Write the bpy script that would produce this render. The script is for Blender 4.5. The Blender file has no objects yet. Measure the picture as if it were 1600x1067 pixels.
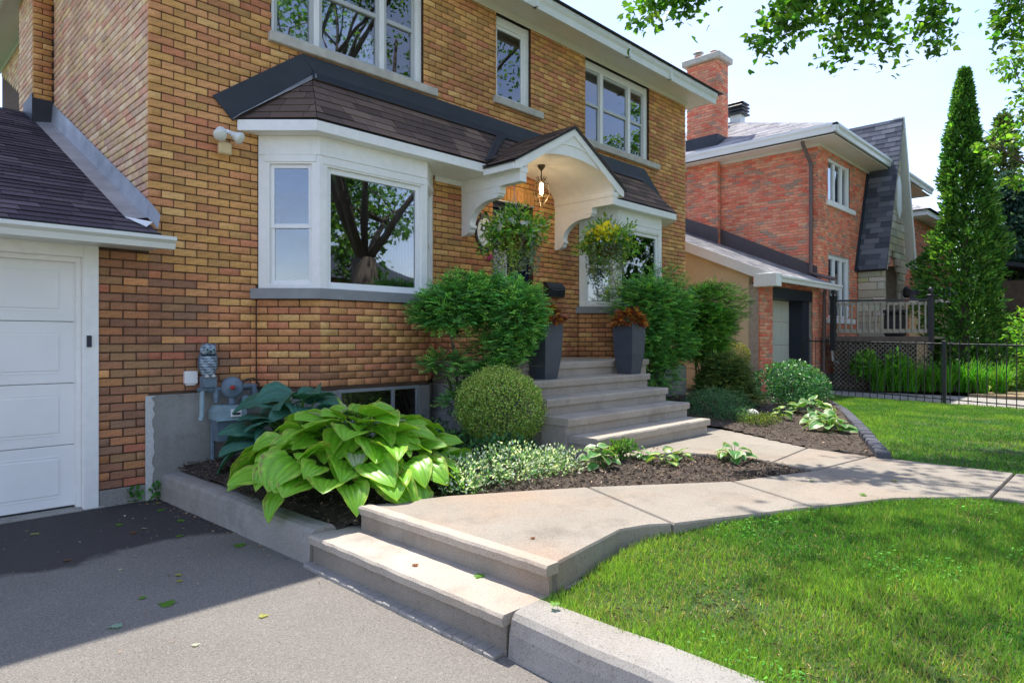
import bpy, math, random
import numpy as np
from mathutils import Vector, Matrix
random.seed(7); RNG = np.random.default_rng(7)
scene = bpy.context.scene
COL = scene.collection
R = math.radians

# ---------------------------------------------------------------- camera
CAM = Vector((-2.0, -6.578, 1.468)); YAW = math.atan2(1000, 1028); FPX = 1028.0
cd = bpy.data.cameras.new('camera'); cam = bpy.data.objects.new('camera', cd); COL.objects.link(cam)
cd.sensor_width = 36; cd.lens = FPX * 36 / 1600; cd.shift_y = -3.5 / 1600
cd.clip_start = 0.05; cd.clip_end = 2000
cam.location = CAM; cam.rotation_euler = (R(90), 0, YAW - R(90))
scene.camera = cam

# ---------------------------------------------------------------- sky, sun, exposure
SUNDIR = Vector((-0.20, -0.374, -1.0)).normalized()
SKY_STRENGTH, SUN_STRENGTH, EXPOSURE = 0.135, 2.0, 1.95
world = bpy.data.worlds.new('World'); scene.world = world; world.use_nodes = True
wn, wl = world.node_tree.nodes, world.node_tree.links; wn.clear()
wo = wn.new('ShaderNodeOutputWorld'); wb = wn.new('ShaderNodeBackground'); sk = wn.new('ShaderNodeTexSky')
sk.sky_type = 'NISHITA'; sk.sun_disc = False
sk.sun_elevation = math.asin(-SUNDIR.z); sk.sun_rotation = math.atan2(-SUNDIR.x, -SUNDIR.y)
sk.altitude = 100; sk.air_density = 1.0; sk.dust_density = 0.5; sk.ozone_density = 3.5
# soft thin clouds all round the sky
tc = wn.new('ShaderNodeTexCoord'); mp = wn.new('ShaderNodeMapping'); mp.inputs['Scale'].default_value = (1.6, 1.6, 4.5)
nz = wn.new('ShaderNodeTexNoise'); nz.inputs['Scale'].default_value = 1.7; nz.inputs['Detail'].default_value = 7; nz.inputs['Roughness'].default_value = 0.55
rp = wn.new('ShaderNodeValToRGB'); rp.color_ramp.elements[0].position = 0.43; rp.color_ramp.elements[1].position = 0.76
mm = wn.new('ShaderNodeMath'); mm.operation = 'MULTIPLY'; mm.inputs[1].default_value = 0.75
mx = wn.new('ShaderNodeMix'); mx.data_type = 'RGBA'; mx.inputs['B'].default_value = (2.0, 2.05, 2.2, 1)
wl.new(tc.outputs['Generated'], mp.inputs['Vector']); wl.new(mp.outputs[0], nz.inputs['Vector']); wl.new(nz.outputs['Fac'], rp.inputs[0])
wl.new(rp.outputs['Color'], mm.inputs[0]); wl.new(mm.outputs[0], mx.inputs['Factor']); tn = wn.new('ShaderNodeMix'); tn.data_type = 'RGBA'; tn.blend_type = 'MULTIPLY'; tn.inputs['Factor'].default_value = 1; tn.inputs['B'].default_value = (.82, .70, .69, 1)
wl.new(sk.outputs[0], tn.inputs['A']); wl.new(tn.outputs['Result'], mx.inputs['A'])
wl.new(mx.outputs['Result'], wb.inputs['Color']); wb.inputs['Strength'].default_value = SKY_STRENGTH
wl.new(wb.outputs[0], wo.inputs[0])
sd = bpy.data.lights.new('sun', 'SUN'); sd.energy = SUN_STRENGTH; sd.angle = R(0.53); sd.color = (1.0, 0.945, 0.86)
sun = bpy.data.objects.new('sun', sd); COL.objects.link(sun); sun.location = (4, 10, 30)
sun.rotation_euler = SUNDIR.to_track_quat('-Z', 'Y').to_euler()
vs = scene.view_settings; vs.view_transform = 'Standard'; vs.look = 'None'; vs.gamma = 1.0; vs.exposure = EXPOSURE; vs.use_curve_mapping = False
scene.cycles.max_bounces = 8; scene.cycles.transparent_max_bounces = 12; scene.cycles.diffuse_bounces = 4

# ---------------------------------------------------------------- helpers
def s2l(r, g, b):
    f = lambda c: (c / 255 / 12.92) if c / 255 <= 0.04045 else ((c / 255 + 0.055) / 1.055) ** 2.4
    return (f(r), f(g), f(b))

class NT:
    """small node-tree writer for materials"""
    def __init__(s, name):
        s.m = bpy.data.materials.new(name); s.m.use_nodes = True
        s.n, s.l = s.m.node_tree.nodes, s.m.node_tree.links
        s.b = s.n['Principled BSDF']; s.out = s.n['Material Output']
        s.co = s.n.new('ShaderNodeTexCoord')
    def noise(s, scale, detail=4, rough=0.55, vec=None, stretch=None, coord='Object'):
        t = s.n.new('ShaderNodeTexNoise'); t.inputs['Scale'].default_value = scale
        t.inputs['Detail'].default_value = detail; t.inputs['Roughness'].default_value = rough
        src = s.co.outputs[coord]
        if stretch:
            mp = s.n.new('ShaderNodeMapping'); mp.inputs['Scale'].default_value = stretch
            s.l.new(src, mp.inputs['Vector']); src = mp.outputs[0]
        s.l.new(src, t.inputs['Vector']); return t.outputs['Fac']
    def ramp(s, fac, stops):
        r = s.n.new('ShaderNodeValToRGB'); e = r.color_ramp.elements
        while len(e) < len(stops): e.new(0.5)
        for i, (p, c) in enumerate(stops):
            e[i].position = p; e[i].color = (*c, 1) if len(c) == 3 else c
        s.l.new(fac, r.inputs[0]); return r.outputs['Color']
    def mix(s, fac, a, b, mode='MIX'):
        m = s.n.new('ShaderNodeMix'); m.data_type = 'RGBA'; m.blend_type = mode
        for key, v in (('Factor', fac), ('A', a), ('B', b)):
            if isinstance(v, (int, float)): m.inputs[key].default_value = v
            elif isinstance(v, tuple): m.inputs[key].default_value = (*v[:3], 1)
            else: s.l.new(v, m.inputs[key])
        return m.outputs['Result']
    def attr(s, name='Col'):
        a = s.n.new('ShaderNodeAttribute'); a.attribute_name = name; return a.outputs['Color']
    def math(s, op, a, b=0.0):
        m = s.n.new('ShaderNodeMath'); m.operation = op
        for i, v in enumerate((a, b)):
            if isinstance(v, (int, float)): m.inputs[i].default_value = v
            else: s.l.new(v, m.inputs[i])
        return m.outputs[0]
    def color(s, c):
        if isinstance(c, tuple): s.b.inputs['Base Color'].default_value = (*c[:3], 1)
        else: s.l.new(c, s.b.inputs['Base Color'])
    def rough(s, r):
        if isinstance(r, (int, float)): s.b.inputs['Roughness'].default_value = r
        else: s.l.new(r, s.b.inputs['Roughness'])
    def bump(s, h, strength=0.3, dist=0.01):
        b = s.n.new('ShaderNodeBump'); b.inputs['Strength'].default_value = strength; b.inputs['Distance'].default_value = dist
        s.l.new(h, b.inputs['Height']); s.l.new(b.outputs[0], s.b.inputs['Normal'])

M = {}
def simple(name, col, rough=0.6, var=0.12, scale=6, bump=0.0, bscale=60, metal=0.0, spec=0.5, stretch=None, fine=None):
    t = NT(name); a = tuple(c * (1 - var) for c in col); b = tuple(min(1, c * (1 + var)) for c in col)
    n = t.noise(scale, 6, 0.6, stretch=stretch); c = t.ramp(n, [(0.3, a), (0.7, b)])
    if fine:
        f = t.noise(fine[0], 3, 0.7); c = t.mix(1.0, c, t.ramp(f, [(0.3, (1 - fine[1],) * 3), (0.7, (1 + fine[1],) * 3)]), 'MULTIPLY')
    t.color(c); t.rough(rough); t.b.inputs['Metallic'].default_value = metal; t.b.inputs['Specular IOR Level'].default_value = spec
    if bump: t.bump(t.noise(bscale, 5, 0.65), bump, 0.004)
    M[name] = t.m; return t.m
def attrmat(name, rough=0.8, noisescale=25, noisevar=0.18, bump=0.25, bscale=160, spec=0.3, extra=None):
    t = NT(name); c = t.attr(); n = t.noise(noisescale, 6, 0.65)
    c = t.mix(1.0, c, t.ramp(n, [(0.25, (1 - noisevar,) * 3), (0.75, (1 + noisevar,) * 3)]), 'MULTIPLY')
    if extra: c = extra(t, c)
    t.color(c); t.rough(rough); t.b.inputs['Specular IOR Level'].default_value = spec
    if bump: t.bump(t.noise(bscale, 4, 0.7), bump, 0.003)
    M[name] = t.m; return t.m
def leafmat(name, trans=0.35, rough=0.45, spec=0.35):
    t = NT(name); c = t.attr(); t.color(c); t.rough(rough); t.b.inputs['Specular IOR Level'].default_value = spec
    tr = t.n.new('ShaderNodeBsdfTranslucent'); t.l.new(t.mix(1.0, c, (1.5, 1.6, 0.7), 'MULTIPLY'), tr.inputs['Color'])
    ms = t.n.new('ShaderNodeMixShader'); ms.inputs[0].default_value = trans
    t.l.new(t.b.outputs[0], ms.inputs[1]); t.l.new(tr.outputs[0], ms.inputs[2]); t.l.new(ms.outputs[0], t.out.inputs[0])
    M[name] = t.m; return t.m

def cb_template(ch):
    """chamfered unit box: returns function size->verts, and the faces"""
    signs = [(sx, sy, sz) for sx in (-1, 1) for sy in (-1, 1) for sz in (-1, 1)]
    def verts(hx, hy, hz, c=ch):
        v = []
        for sx, sy, sz in signs:
            v += [(sx * hx, sy * (hy - c), sz * (hz - c)), (sx * (hx - c), sy * hy, sz * (hz - c)), (sx * (hx - c), sy * (hy - c), sz * hz)]
        return v
    idx = {s: i for i, s in enumerate(signs)}; F = []
    for ax in range(3):
        o = [k for k in range(3) if k != ax]
        for s in (-1, 1):
            ring = []
            for a, b in ((-1, -1), (1, -1), (1, 1), (-1, 1)):
                k = [0, 0, 0]; k[ax] = s; k[o[0]] = a; k[o[1]] = b; ring.append(idx[tuple(k)] * 3 + ax)
            flip = (s == 1) == (ax == 1)
            F.append(tuple(reversed(ring)) if flip else tuple(ring))
    for ax in range(3):                      # edges along ax
        o = [k for k in range(3) if k != ax]
        for a in (-1, 1):
            for b in (-1, 1):
                k0 = [0, 0, 0]; k0[ax] = -1; k0[o[0]] = a; k0[o[1]] = b; k1 = list(k0); k1[ax] = 1
                i0, i1 = idx[tuple(k0)] * 3, idx[tuple(k1)] * 3
                f = (i0 + o[0], i1 + o[0], i1 + o[1], i0 + o[1]); flip = (a * b > 0) == (ax == 1)
                F.append(f if flip else tuple(reversed(f)))
    for s in signs:
        i = idx[s] * 3; f = (i, i + 1, i + 2); F.append(f if s[0] * s[1] * s[2] > 0 else tuple(reversed(f)))
    return verts, F
CBV, CBF = cb_template(0.003)

class MB:
    def __init__(s): s.v, s.f, s.c, s.curcol = [], [], [], None
    def add(s, verts, faces):
        o = len(s.v); s.v += [tuple(p) for p in verts]; s.f += [tuple(i + o for i in f) for f in faces]
        if s.curcol is not None: s.c += [s.curcol] * len(verts)
        return s
    def box(s, x0, y0, z0, x1, y1, z1, ch=0.003):
        return s.obox(((x0 + x1) / 2, (y0 + y1) / 2, (z0 + z1) / 2), (abs(x1 - x0) / 2, abs(y1 - y0) / 2, abs(z1 - z0) / 2), ch=ch)
    def obox(s, c, h, ang=0.0, ch=0.003, mat=None):
        ch = min(ch, 0.4 * min(h)); vs = CBV(*h, ch); ca, sa = math.cos(ang), math.sin(ang)
        if mat is None: vs = [(c[0] + x * ca - y * sa, c[1] + x * sa + y * ca, c[2] + z) for x, y, z in vs]
        else: vs = [tuple(Vector(c) + mat @ Vector(p)) for p in vs]
        return s.add(vs, CBF)
    def beam(s, a, b, w, t, up=(0, 0, 1), ch=0.002):
        a, b = Vector(a), Vector(b); d = (b - a); L = d.length; d.normalize()
        sx = d.cross(Vector(up)); sx = sx.normalized() if sx.length > 1e-6 else Vector((1, 0, 0)); u = sx.cross(d)
        m = Matrix((d, sx, u)).transposed()
        return s.obox((a + b) / 2, (L / 2, w / 2, t / 2), ch=ch, mat=m)
    def prism(s, pts, ext):
        n = len(pts); e = Vector(ext); v = [Vector(p) for p in pts] + [Vector(p) + e for p in pts]
        f = [tuple(range(n - 1, -1, -1)), tuple(range(n, 2 * n))] + [(i, (i + 1) % n, n + (i + 1) % n, n + i) for i in range(n)]
        return s.add(v, f)
    def strip(s, A, B):
        n = len(A); return s.add(list(A) + list(B), [(i, i + 1, n + i + 1, n + i) for i in range(n - 1)])
    def tube(s, path, r, n=8, cap=True):
        P = [Vector(p) for p in path]; k = len(P); rs = r if isinstance(r, (list, tuple)) else [r] * k
        vs, fs = [], []; prev = None
        for i in range(k):
            d = (P[min(i + 1, k - 1)] - P[max(i - 1, 0)]).normalized()
            a = d.cross(Vector((0, 0, 1))) if prev is None else prev - d * prev.dot(d)
            if a.length < 1e-4: a = d.cross(Vector((1, 0, 0)))
            a.normalize(); prev = a; b = d.cross(a)
            for j in range(n):
                t = 2 * math.pi * j / n; vs.append(P[i] + (a * math.cos(t) + b * math.sin(t)) * rs[i])
        for i in range(k - 1):
            for j in range(n): fs.append((i * n + j, i * n + (j + 1) % n, (i + 1) * n + (j + 1) % n, (i + 1) * n + j))
        if cap: fs += [tuple(range(n - 1, -1, -1)), tuple(range((k - 1) * n, k * n))]
        return s.add(vs, fs)
    def lathe(s, prof, c, n=16, axis=None, cap=True):
        m = Matrix.Identity(3) if axis is None else Vector((0, 0, 1)).rotation_difference(Vector(axis).normalized()).to_matrix()
        vs, fs = [], []; k = len(prof)
        for r, z in prof:
            for j in range(n):
                t = 2 * math.pi * j / n; vs.append(Vector(c) + m @ Vector((r * math.cos(t), r * math.sin(t), z)))
        for i in range(k - 1):
            for j in range(n): fs.append((i * n + j, i * n + (j + 1) % n, (i + 1) * n + (j + 1) % n, (i + 1) * n + j))
        if cap: fs += [tuple(range(n - 1, -1, -1)), tuple(range((k - 1) * n, k * n))]
        return s.add(vs, fs)
    def sphere(s, c, r, n=12, m=8, sc=(1, 1, 1)):
        prof = [(max(1e-4, math.sin(math.pi * i / m)), -math.cos(math.pi * i / m)) for i in range(m + 1)]
        vs, fs = [], []
        for rr, z in prof:
            for j in range(n):
                t = 2 * math.pi * j / n; vs.append((c[0] + r * sc[0] * rr * math.cos(t), c[1] + r * sc[1] * rr * math.sin(t), c[2] + r * sc[2] * z))
        for i in range(m):
            for j in range(n): fs.append((i * n + j, i * n + (j + 1) % n, (i + 1) * n + (j + 1) % n, (i + 1) * n + j))
        return s.add(vs, fs)
    def build(s, name, mat, parent=None, smooth=False, **tags):
        me = bpy.data.meshes.new(name); me.from_pydata([tuple(v) for v in s.v], [], s.f)
        if s.c:
            a = me.color_attributes.new('Col', 'FLOAT_COLOR', 'POINT'); a.data.foreach_set('color', np.array([(*c, 1) for c in s.c], 'f').ravel())
        if smooth: me.polygons.foreach_set('use_smooth', [True] * len(me.polygons))
        me.materials.append(M[mat] if isinstance(mat, str) else mat); me.update()
        return link(bpy.data.objects.new(name, me), parent, **tags)

def link(o, parent=None, **tags):
    COL.objects.link(o)
    if parent is not None:
        o.parent = parent; w = Vector(ROOTLOC.get(parent.name, (0, 0, 0)))
        o.matrix_parent_inverse = Matrix.Translation(-w); ROOTLOC[o.name] = w * 0
        if parent.type != 'EMPTY': o.matrix_parent_inverse = Matrix.Identity(4)
    for k, v in tags.items(): o[k] = v
    return o
ROOTLOC = {}
def thing(name, label, cat, loc, group=None):
    o = bpy.data.objects.new(name, None); COL.objects.link(o); o.location = loc; o.empty_display_size = 0.1
    ROOTLOC[o.name] = tuple(loc); o['label'] = label; o['category'] = cat
    if group: o['group'] = group
    return o
def group_part(name, parent):                # an Empty part that holds sub-parts
    o = bpy.data.objects.new(name, None); o.empty_display_size = 0.05
    return link(o, parent)
def tag(o, label, cat, group=None):
    o['label'] = label; o['category'] = cat
    if group: o['group'] = group
    return o

def npmesh(name, verts, faces_flat, nper, cols, mat, parent=None, smooth=False, **tags):
    """fast mesh: verts (N,3), faces_flat (F*nper), cols (N,3)"""
    me = bpy.data.meshes.new(name); N = len(verts); F = len(faces_flat) // nper
    me.vertices.add(N); me.vertices.foreach_set('co', np.ascontiguousarray(verts, 'f').ravel())
    me.loops.add(F * nper); me.loops.foreach_set('vertex_index', np.ascontiguousarray(faces_flat, 'i').ravel())
    me.polygons.add(F); me.polygons.foreach_set('loop_start', np.arange(0, F * nper, nper, dtype='i'))
    me.polygons.foreach_set('loop_total', np.full(F, nper, 'i'))
    if smooth: me.polygons.foreach_set('use_smooth', np.ones(F, bool))
    if cols is not None:
        a = me.color_attributes.new('Col', 'FLOAT_COLOR', 'POINT')
        a.data.foreach_set('color', np.hstack([cols, np.ones((N, 1))]).astype('f').ravel())
    me.materials.append(M[mat] if isinstance(mat, str) else mat); me.update(); me.validate()
    return link(bpy.data.objects.new(name, me), parent, **tags)

def nrm(a): return a / np.maximum(np.linalg.norm(a, axis=1, keepdims=True), 1e-9)
LEAFT = {  # templates: verts (x across, y along, z up), triangles
 'oval': (np.array([(0, 0, 0), (-.5, .45, .10), (0, 1, -.05), (.5, .45, .10), ]), np.array([(0, 3, 2), (0, 2, 1)])),
 'oval6': (np.array([(0, 0, 0), (-.42, .3, .08), (-.38, .68, .06), (0, 1, -.08), (.38, .68, .06), (.42, .3, .08), (0, .5, 0)]), np.array([(0, 6, 1), (1, 6, 2), (2, 6, 3), (3, 6, 4), (4, 6, 5), (5, 6, 0)])),
 'blade': (np.array([(-.5, 0, 0), (.5, 0, 0), (.32, .55, .0), (-.32, .55, .0), (0, 1, 0)]), np.array([(0, 1, 2), (0, 2, 3), (3, 2, 4)])),
 'needle': (np.array([(-.5, 0, 0), (.5, 0, 0), (0, 1, 0)]), np.array([(0, 1, 2)])),
 'maple': (np.array([(0, 0, 0), (.30, .08, .02), (.55, .35, -.04), (.28, .48, .03), (.22, .72, .02), (0, 1, -.06), (-.22, .72, .02), (-.28, .48, .03), (-.55, .35, -.04), (-.30, .08, .02)]),
           np.array([(0, 1, 3), (1, 2, 3), (0, 3, 7), (3, 4, 5), (3, 5, 7), (7, 5, 6), (0, 7, 9), (7, 8, 9)])),
}
def leaves(name, mat, pos, d, n, length, width, cols, shape='oval', parent=None, **tags):
    T, Fc = LEAFT[shape]; N = len(pos); k = len(T)
    d = nrm(np.asarray(d, float)); x = nrm(np.cross(d, np.asarray(n, float))); z = np.cross(x, d)
    length = np.broadcast_to(np.asarray(length, float).reshape(-1, 1), (N, 1)); width = np.broadcast_to(np.asarray(width, float).reshape(-1, 1), (N, 1))
    V = np.asarray(pos)[:, None, :] + x[:, None, :] * (T[None, :, 0:1] * width[:, None, :]) + d[:, None, :] * (T[None, :, 1:2] * length[:, None, :]) + z[:, None, :] * (T[None, :, 2:3] * length[:, None, :])
    F = (Fc[None] + (np.arange(N) * k)[:, None, None]).reshape(-1)
    C = np.repeat(np.clip(np.asarray(cols), 0, 1), k, axis=0)
    return npmesh(name, V.reshape(-1, 3), F, 3, C, mat, parent, **tags)
def rnd(n, s=1.0): return RNG.normal(size=(n, 3)) * s
def colvar(base, n, v=0.25, hue=0.12):
    b = np.array(base)[None]; k = np.exp(RNG.normal(size=(n, 1)) * v); h = 1 + RNG.normal(size=(n, 3)) * hue * np.array([[1, .4, .8]])
    return np.clip(b * k * h, 0.002, 0.9)
def smoothstep(a, b, x):
    t = np.clip((x - a) / (b - a), 0, 1); return t * t * (3 - 2 * t)
def pip(x, y, poly):
    x = np.asarray(x); y = np.asarray(y); ins = np.zeros(x.shape, bool); j = len(poly) - 1
    for i in range(len(poly)):
        xi, yi = poly[i]; xj, yj = poly[j]
        c = ((yi > y) != (yj > y)) & (x < (xj - xi) * (y - yi) / ((yj - yi) or 1e-12) + xi); ins ^= c; j = i
    return ins
def camdepth(p):
    dx, dy = p[0] - CAM.x, p[1] - CAM.y
    return dx * math.cos(YAW) + dy * math.sin(YAW)
def campx(p):
    dx, dy = p[0] - CAM.x, p[1] - CAM.y; w = dx * math.cos(YAW) + dy * math.sin(YAW); r = dx * math.sin(YAW) - dy * math.cos(YAW)
    return 800 + FPX * r / max(w, .01), 530 - FPX * (p[2] - CAM.z) / max(w, .01), w

# ---------------------------------------------------------------- materials
def brick_extra(t, c):
    # per-brick streaks and soot
    ge = t.n.new('ShaderNodeNewGeometry'); big = t.n.new('ShaderNodeTexNoise'); big.inputs['Scale'].default_value = .9; big.inputs['Detail'].default_value = 6; big.inputs['Roughness'].default_value = .62
    t.l.new(ge.outputs['Position'], big.inputs['Vector']); c = t.mix(1.0, c, t.ramp(big.outputs['Fac'], [(.30, (.74, .70, .68)), (.50, (1, 1, 1)), (.72, (1.10, 1.08, 1.02))]), 'MULTIPLY')
    sm = t.n.new('ShaderNodeTexNoise'); sm.inputs['Scale'].default_value = 55; sm.inputs['Detail'].default_value = 4; t.l.new(ge.outputs['Position'], sm.inputs['Vector'])
    c = t.mix(t.ramp(sm.outputs['Fac'], [(.62, (0, 0, 0)), (.74, (.35, .35, .35))]), c, (.55, .47, .38)); c = t.mix(t.ramp(sm.outputs['Fac'], [(.26, (.5, .5, .5)), (.36, (0, 0, 0))]), c, (.09, .06, .045))
    n = t.noise(9, 5, 0.7, stretch=(1, 1, 3)); return t.mix(0.55, c, t.mix(1.0, c, t.ramp(n, [(0.3, (.72, .70, .68)), (0.62, (1.15, 1.13, 1.08))]), 'MULTIPLY'))
attrmat('brick', 0.86, 40, 0.22, 0.35, 220, 0.25, brick_extra)
attrmat('stone', 0.85, 30, 0.15, 0.4, 90, 0.25)
simple('mortar', (0.095, 0.058, 0.038), 0.95, 0.3, 12, 0.3, 200)
simple('mortar_light', (0.42, 0.36, 0.30), 0.95, 0.2, 12, 0.3, 200)
simple('white_paint', (0.86, 0.86, 0.83), 0.5, 0.045, 1.6, 0.10, 90, fine=(14, .035))
simple('white_vinyl', (0.84, 0.85, 0.84), 0.4, 0.045, 1.7)
simple('grey_vinyl', (0.48, 0.50, 0.50), 0.35, 0.04, 2)
simple('soffit', (0.74, 0.71, 0.62), 0.6, 0.05, 3, 0.15, 40)
simple('gutter', (0.72, 0.75, 0.71), 0.35, 0.06, 4)
simple('sill_stone', (0.50, 0.47, 0.41), 0.85, 0.15, 7, 0.25, 90)
simple('sill_paint', (0.27, 0.28, 0.285), 0.7, 0.1, 8, 0.15, 80)
simple('dark_flash', (0.028, 0.034, 0.045), 0.5, 0.2, 3, 0.05, 20, spec=0.4)
simple('galv', (0.42, 0.43, 0.44), 0.48, 0.22, 4, 0.10, 10, metal=0.6)
simple('black_metal', (0.018, 0.020, 0.024), 0.45, 0.15, 10)
simple('bronze', (0.10, 0.075, 0.05), 0.45, 0.2, 12, metal=0.7)
simple('navy', (0.008, 0.013, 0.045), 0.35, 0.15, 4)
simple('planter', (0.055, 0.065, 0.085), 0.55, 0.12, 8, 0.1, 60)
simple('plastic_beige', (0.66, 0.50, 0.26), 0.5, 0.06, 6)
simple('room', (0.20, 0.17, 0.14), 0.9, 0.3, 2)
simple('curtain', (0.42, 0.42, 0.40), 0.9, 0.15, 12)
simple('meter_blue', (0.13, 0.185, 0.235), 0.5, 0.18, 14, 0.1, 60)
simple('meter_light', (0.27, 0.38, 0.42), 0.45, 0.12, 14)
simple('wood_grey', (0.29, 0.26, 0.205), 0.8, 0.2, 6, 0.2, 60)
simple('bark', (0.11, 0.085, 0.065), 0.95, 0.35, 9, 0.8, 25, stretch=(1, 1, .25))
simple('coco', (0.16, 0.065, 0.025), 0.95, 0.35, 60, 0.8, 120)
simple('red_dot', (0.35, 0.03, 0.02), 0.5)
simple('stucco', (0.66, 0.54, 0.35), 0.92, 0.08, 2.5, 0.5, 60)
simple('garage_beige', (0.56, 0.56, 0.47), 0.6, 0.05, 2)
simple('rock_white', (0.62, 0.60, 0.56), 0.8, 0.15, 14, 0.3, 60)
leafmat('leaf', .45); leafmat('leaf_thick', 0.22, 0.38, 0.45); leafmat('needle_leaf', 0.28, 0.5, 0.3); leafmat('grass_leaf', 0.35, 0.55, 0.25); leafmat('petal', 0.3, 0.6, 0.2)
attrmat('shingle', 0.92, 60, 0.22, 0.5, 260, 0.2)
attrmat('chip', 0.9, 80, 0.25, 0.0)
attrmat('painted', 0.55, 10, 0.05, 0.0)
def concrete(name, c0, c1, stain, warm=None, bumps=0.3):
    t = NT(name); a = t.ramp(t.noise(1.1, 8, 0.62), [(0.32, c0), (0.68, c1)])
    st = t.noise(2.3, 9, 0.72); a = t.mix(t.ramp(st, [(0.50, (0, 0, 0)), (0.72, (.75, .75, .75))]), a, stain)
    if warm: a = t.mix(t.ramp(t.noise(0.8, 6, 0.6), [(0.5, (0, 0, 0)), (0.75, (.7, .7, .7))]), a, warm)
    sp = t.noise(140, 2, 0.5); a = t.mix(1.0, a, t.ramp(sp, [(0.32, (.66, .64, .62)), (0.45, (1, 1, 1)), (0.75, (1.12, 1.12, 1.12))]), 'MULTIPLY')
    dk = t.noise(30, 4, .7); a = t.mix(1.0, a, t.ramp(dk, [(0.26, (.6, .58, .55)), (0.38, (1, 1, 1))]), 'MULTIPLY')
    t.color(a); t.rough(0.9); t.b.inputs['Specular IOR Level'].default_value = 0.25
    t.bump(t.mix(0.5, t.noise(90, 6, .7), t.noise(14, 4, .6)), bumps, 0.004); M[name] = t.m
concrete('conc_path', (0.26, 0.23, 0.188), (0.325, 0.290, 0.242), (0.17, 0.145, 0.115), (0.37, 0.26, 0.18))
concrete('conc_step', (0.36, 0.315, 0.26), (0.46, 0.41, 0.345), (0.22, 0.19, 0.155), (0.40, 0.31, 0.23))
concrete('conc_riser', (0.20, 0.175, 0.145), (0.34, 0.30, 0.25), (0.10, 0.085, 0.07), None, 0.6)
concrete('conc_kerb', (0.27, 0.255, 0.23), (0.38, 0.36, 0.33), (0.16, 0.15, 0.135), (0.30, 0.26, 0.21), 0.5)
concrete('conc_found', (0.22, 0.22, 0.20), (0.34, 0.335, 0.31), (0.13, 0.12, 0.10), (0.46, 0.46, 0.43), 0.4)
concrete('conc_white', (0.52, 0.53, 0.51), (0.62, 0.62, 0.60), (0.40, 0.40, 0.38), None, 0.5)
concrete('edging', (0.07, 0.075, 0.09), (0.11, 0.115, 0.135), (0.05, 0.05, 0.06), None, 0.4)
def asphalt(name, base, speck, stain=False):
    t = NT(name); v = t.n.new('ShaderNodeTexVoronoi'); v.inputs['Scale'].default_value = 230; t.l.new(t.co.outputs['Object'], v.inputs['Vector'])
    c = t.mix(t.ramp(t.noise(1.3, 7, .6), [(.3, (0, 0, 0)), (.7, (1, 1, 1))]), tuple(b * .85 for b in base), tuple(b * 1.15 for b in base))
    g = t.n.new('ShaderNodeSeparateColor'); t.l.new(v.outputs['Color'], g.inputs[0])
    c = t.mix(t.ramp(g.outputs[0], [(0.5, (0, 0, 0)), (1.0, (.75, .75, .75))]), c, speck)
    c = t.mix(t.ramp(t.noise(75, 3, .7), [(.32, (1, 1, 1)), (.44, (0, 0, 0))]), c, tuple(b * .45 for b in base))
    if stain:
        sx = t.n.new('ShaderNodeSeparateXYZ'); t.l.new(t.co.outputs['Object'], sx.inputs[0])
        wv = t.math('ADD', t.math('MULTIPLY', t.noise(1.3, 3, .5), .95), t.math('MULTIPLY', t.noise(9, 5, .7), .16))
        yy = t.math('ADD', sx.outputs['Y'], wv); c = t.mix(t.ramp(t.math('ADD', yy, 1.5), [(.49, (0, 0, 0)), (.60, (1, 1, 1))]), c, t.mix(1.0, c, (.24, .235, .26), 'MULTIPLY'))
        oil = t.ramp(t.noise(.7, 4, .6), [(.60, (0, 0, 0)), (.78, (.5, .5, .5))]); c = t.mix(oil, c, t.mix(1.0, c, (.72, .68, .62), 'MULTIPLY'))
    t.color(c); t.rough(0.88); t.bump(t.mix(.5, v.outputs['Distance'], t.noise(60, 5, .7)), 0.7, 0.006); M[name] = t.m
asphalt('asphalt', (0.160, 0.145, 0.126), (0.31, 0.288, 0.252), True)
asphalt('road_asphalt', (0.16, 0.15, 0.14), (0.30, 0.28, 0.26))
t = NT('soil'); t.color(t.ramp(t.noise(18, 8, .7), [(.3, (0.035, 0.025, 0.018)), (.7, (0.11, 0.08, 0.058))])); t.rough(.95); t.bump(t.noise(45, 6, .7), .9, .02); M['soil'] = t.m
t = NT('lawn_soil'); c = t.ramp(t.noise(2.2, 6, .6), [(.35, (0.035, 0.085, 0.015)), (.62, (0.06, 0.11, 0.024)), (.8, (0.11, 0.10, 0.05))]); t.color(c); t.rough(.95); t.bump(t.noise(60, 5, .7), .8, .02); M['lawn_soil'] = t.m
def glass(name, ior=1.55, tint=(0.75, 0.8, 0.8), boost=1.7):
    t = NT(name); t.n.remove(t.b); tr = t.n.new('ShaderNodeBsdfTransparent'); tr.inputs[0].default_value = (*tint, 1)
    gl = t.n.new('ShaderNodeBsdfGlossy'); gl.inputs['Roughness'].default_value = 0.012; gl.inputs['Color'].default_value = (.95, .97, 1, 1)
    fr = t.n.new('ShaderNodeFresnel'); fr.inputs['IOR'].default_value = ior
    bp = t.n.new('ShaderNodeBump'); bp.inputs['Strength'].default_value = 0.10; bp.inputs['Distance'].default_value = 0.02
    t.l.new(t.noise(1.6, 1, .4), bp.inputs['Height']); t.l.new(bp.outputs[0], gl.inputs['Normal'])
    mu = t.math('MINIMUM', t.math('ADD', t.math('MULTIPLY', fr.outputs[0], boost), 0.08), 1.0)
    ms = t.n.new('ShaderNodeMixShader'); t.l.new(mu, ms.inputs[0]); t.l.new(tr.outputs[0], ms.inputs[1]); t.l.new(gl.outputs[0], ms.inputs[2]); t.l.new(ms.outputs[0], t.out.inputs[0]); M[name] = t.m
glass('glass', 1.52, (0.78, 0.82, 0.83), 1.9)
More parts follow.
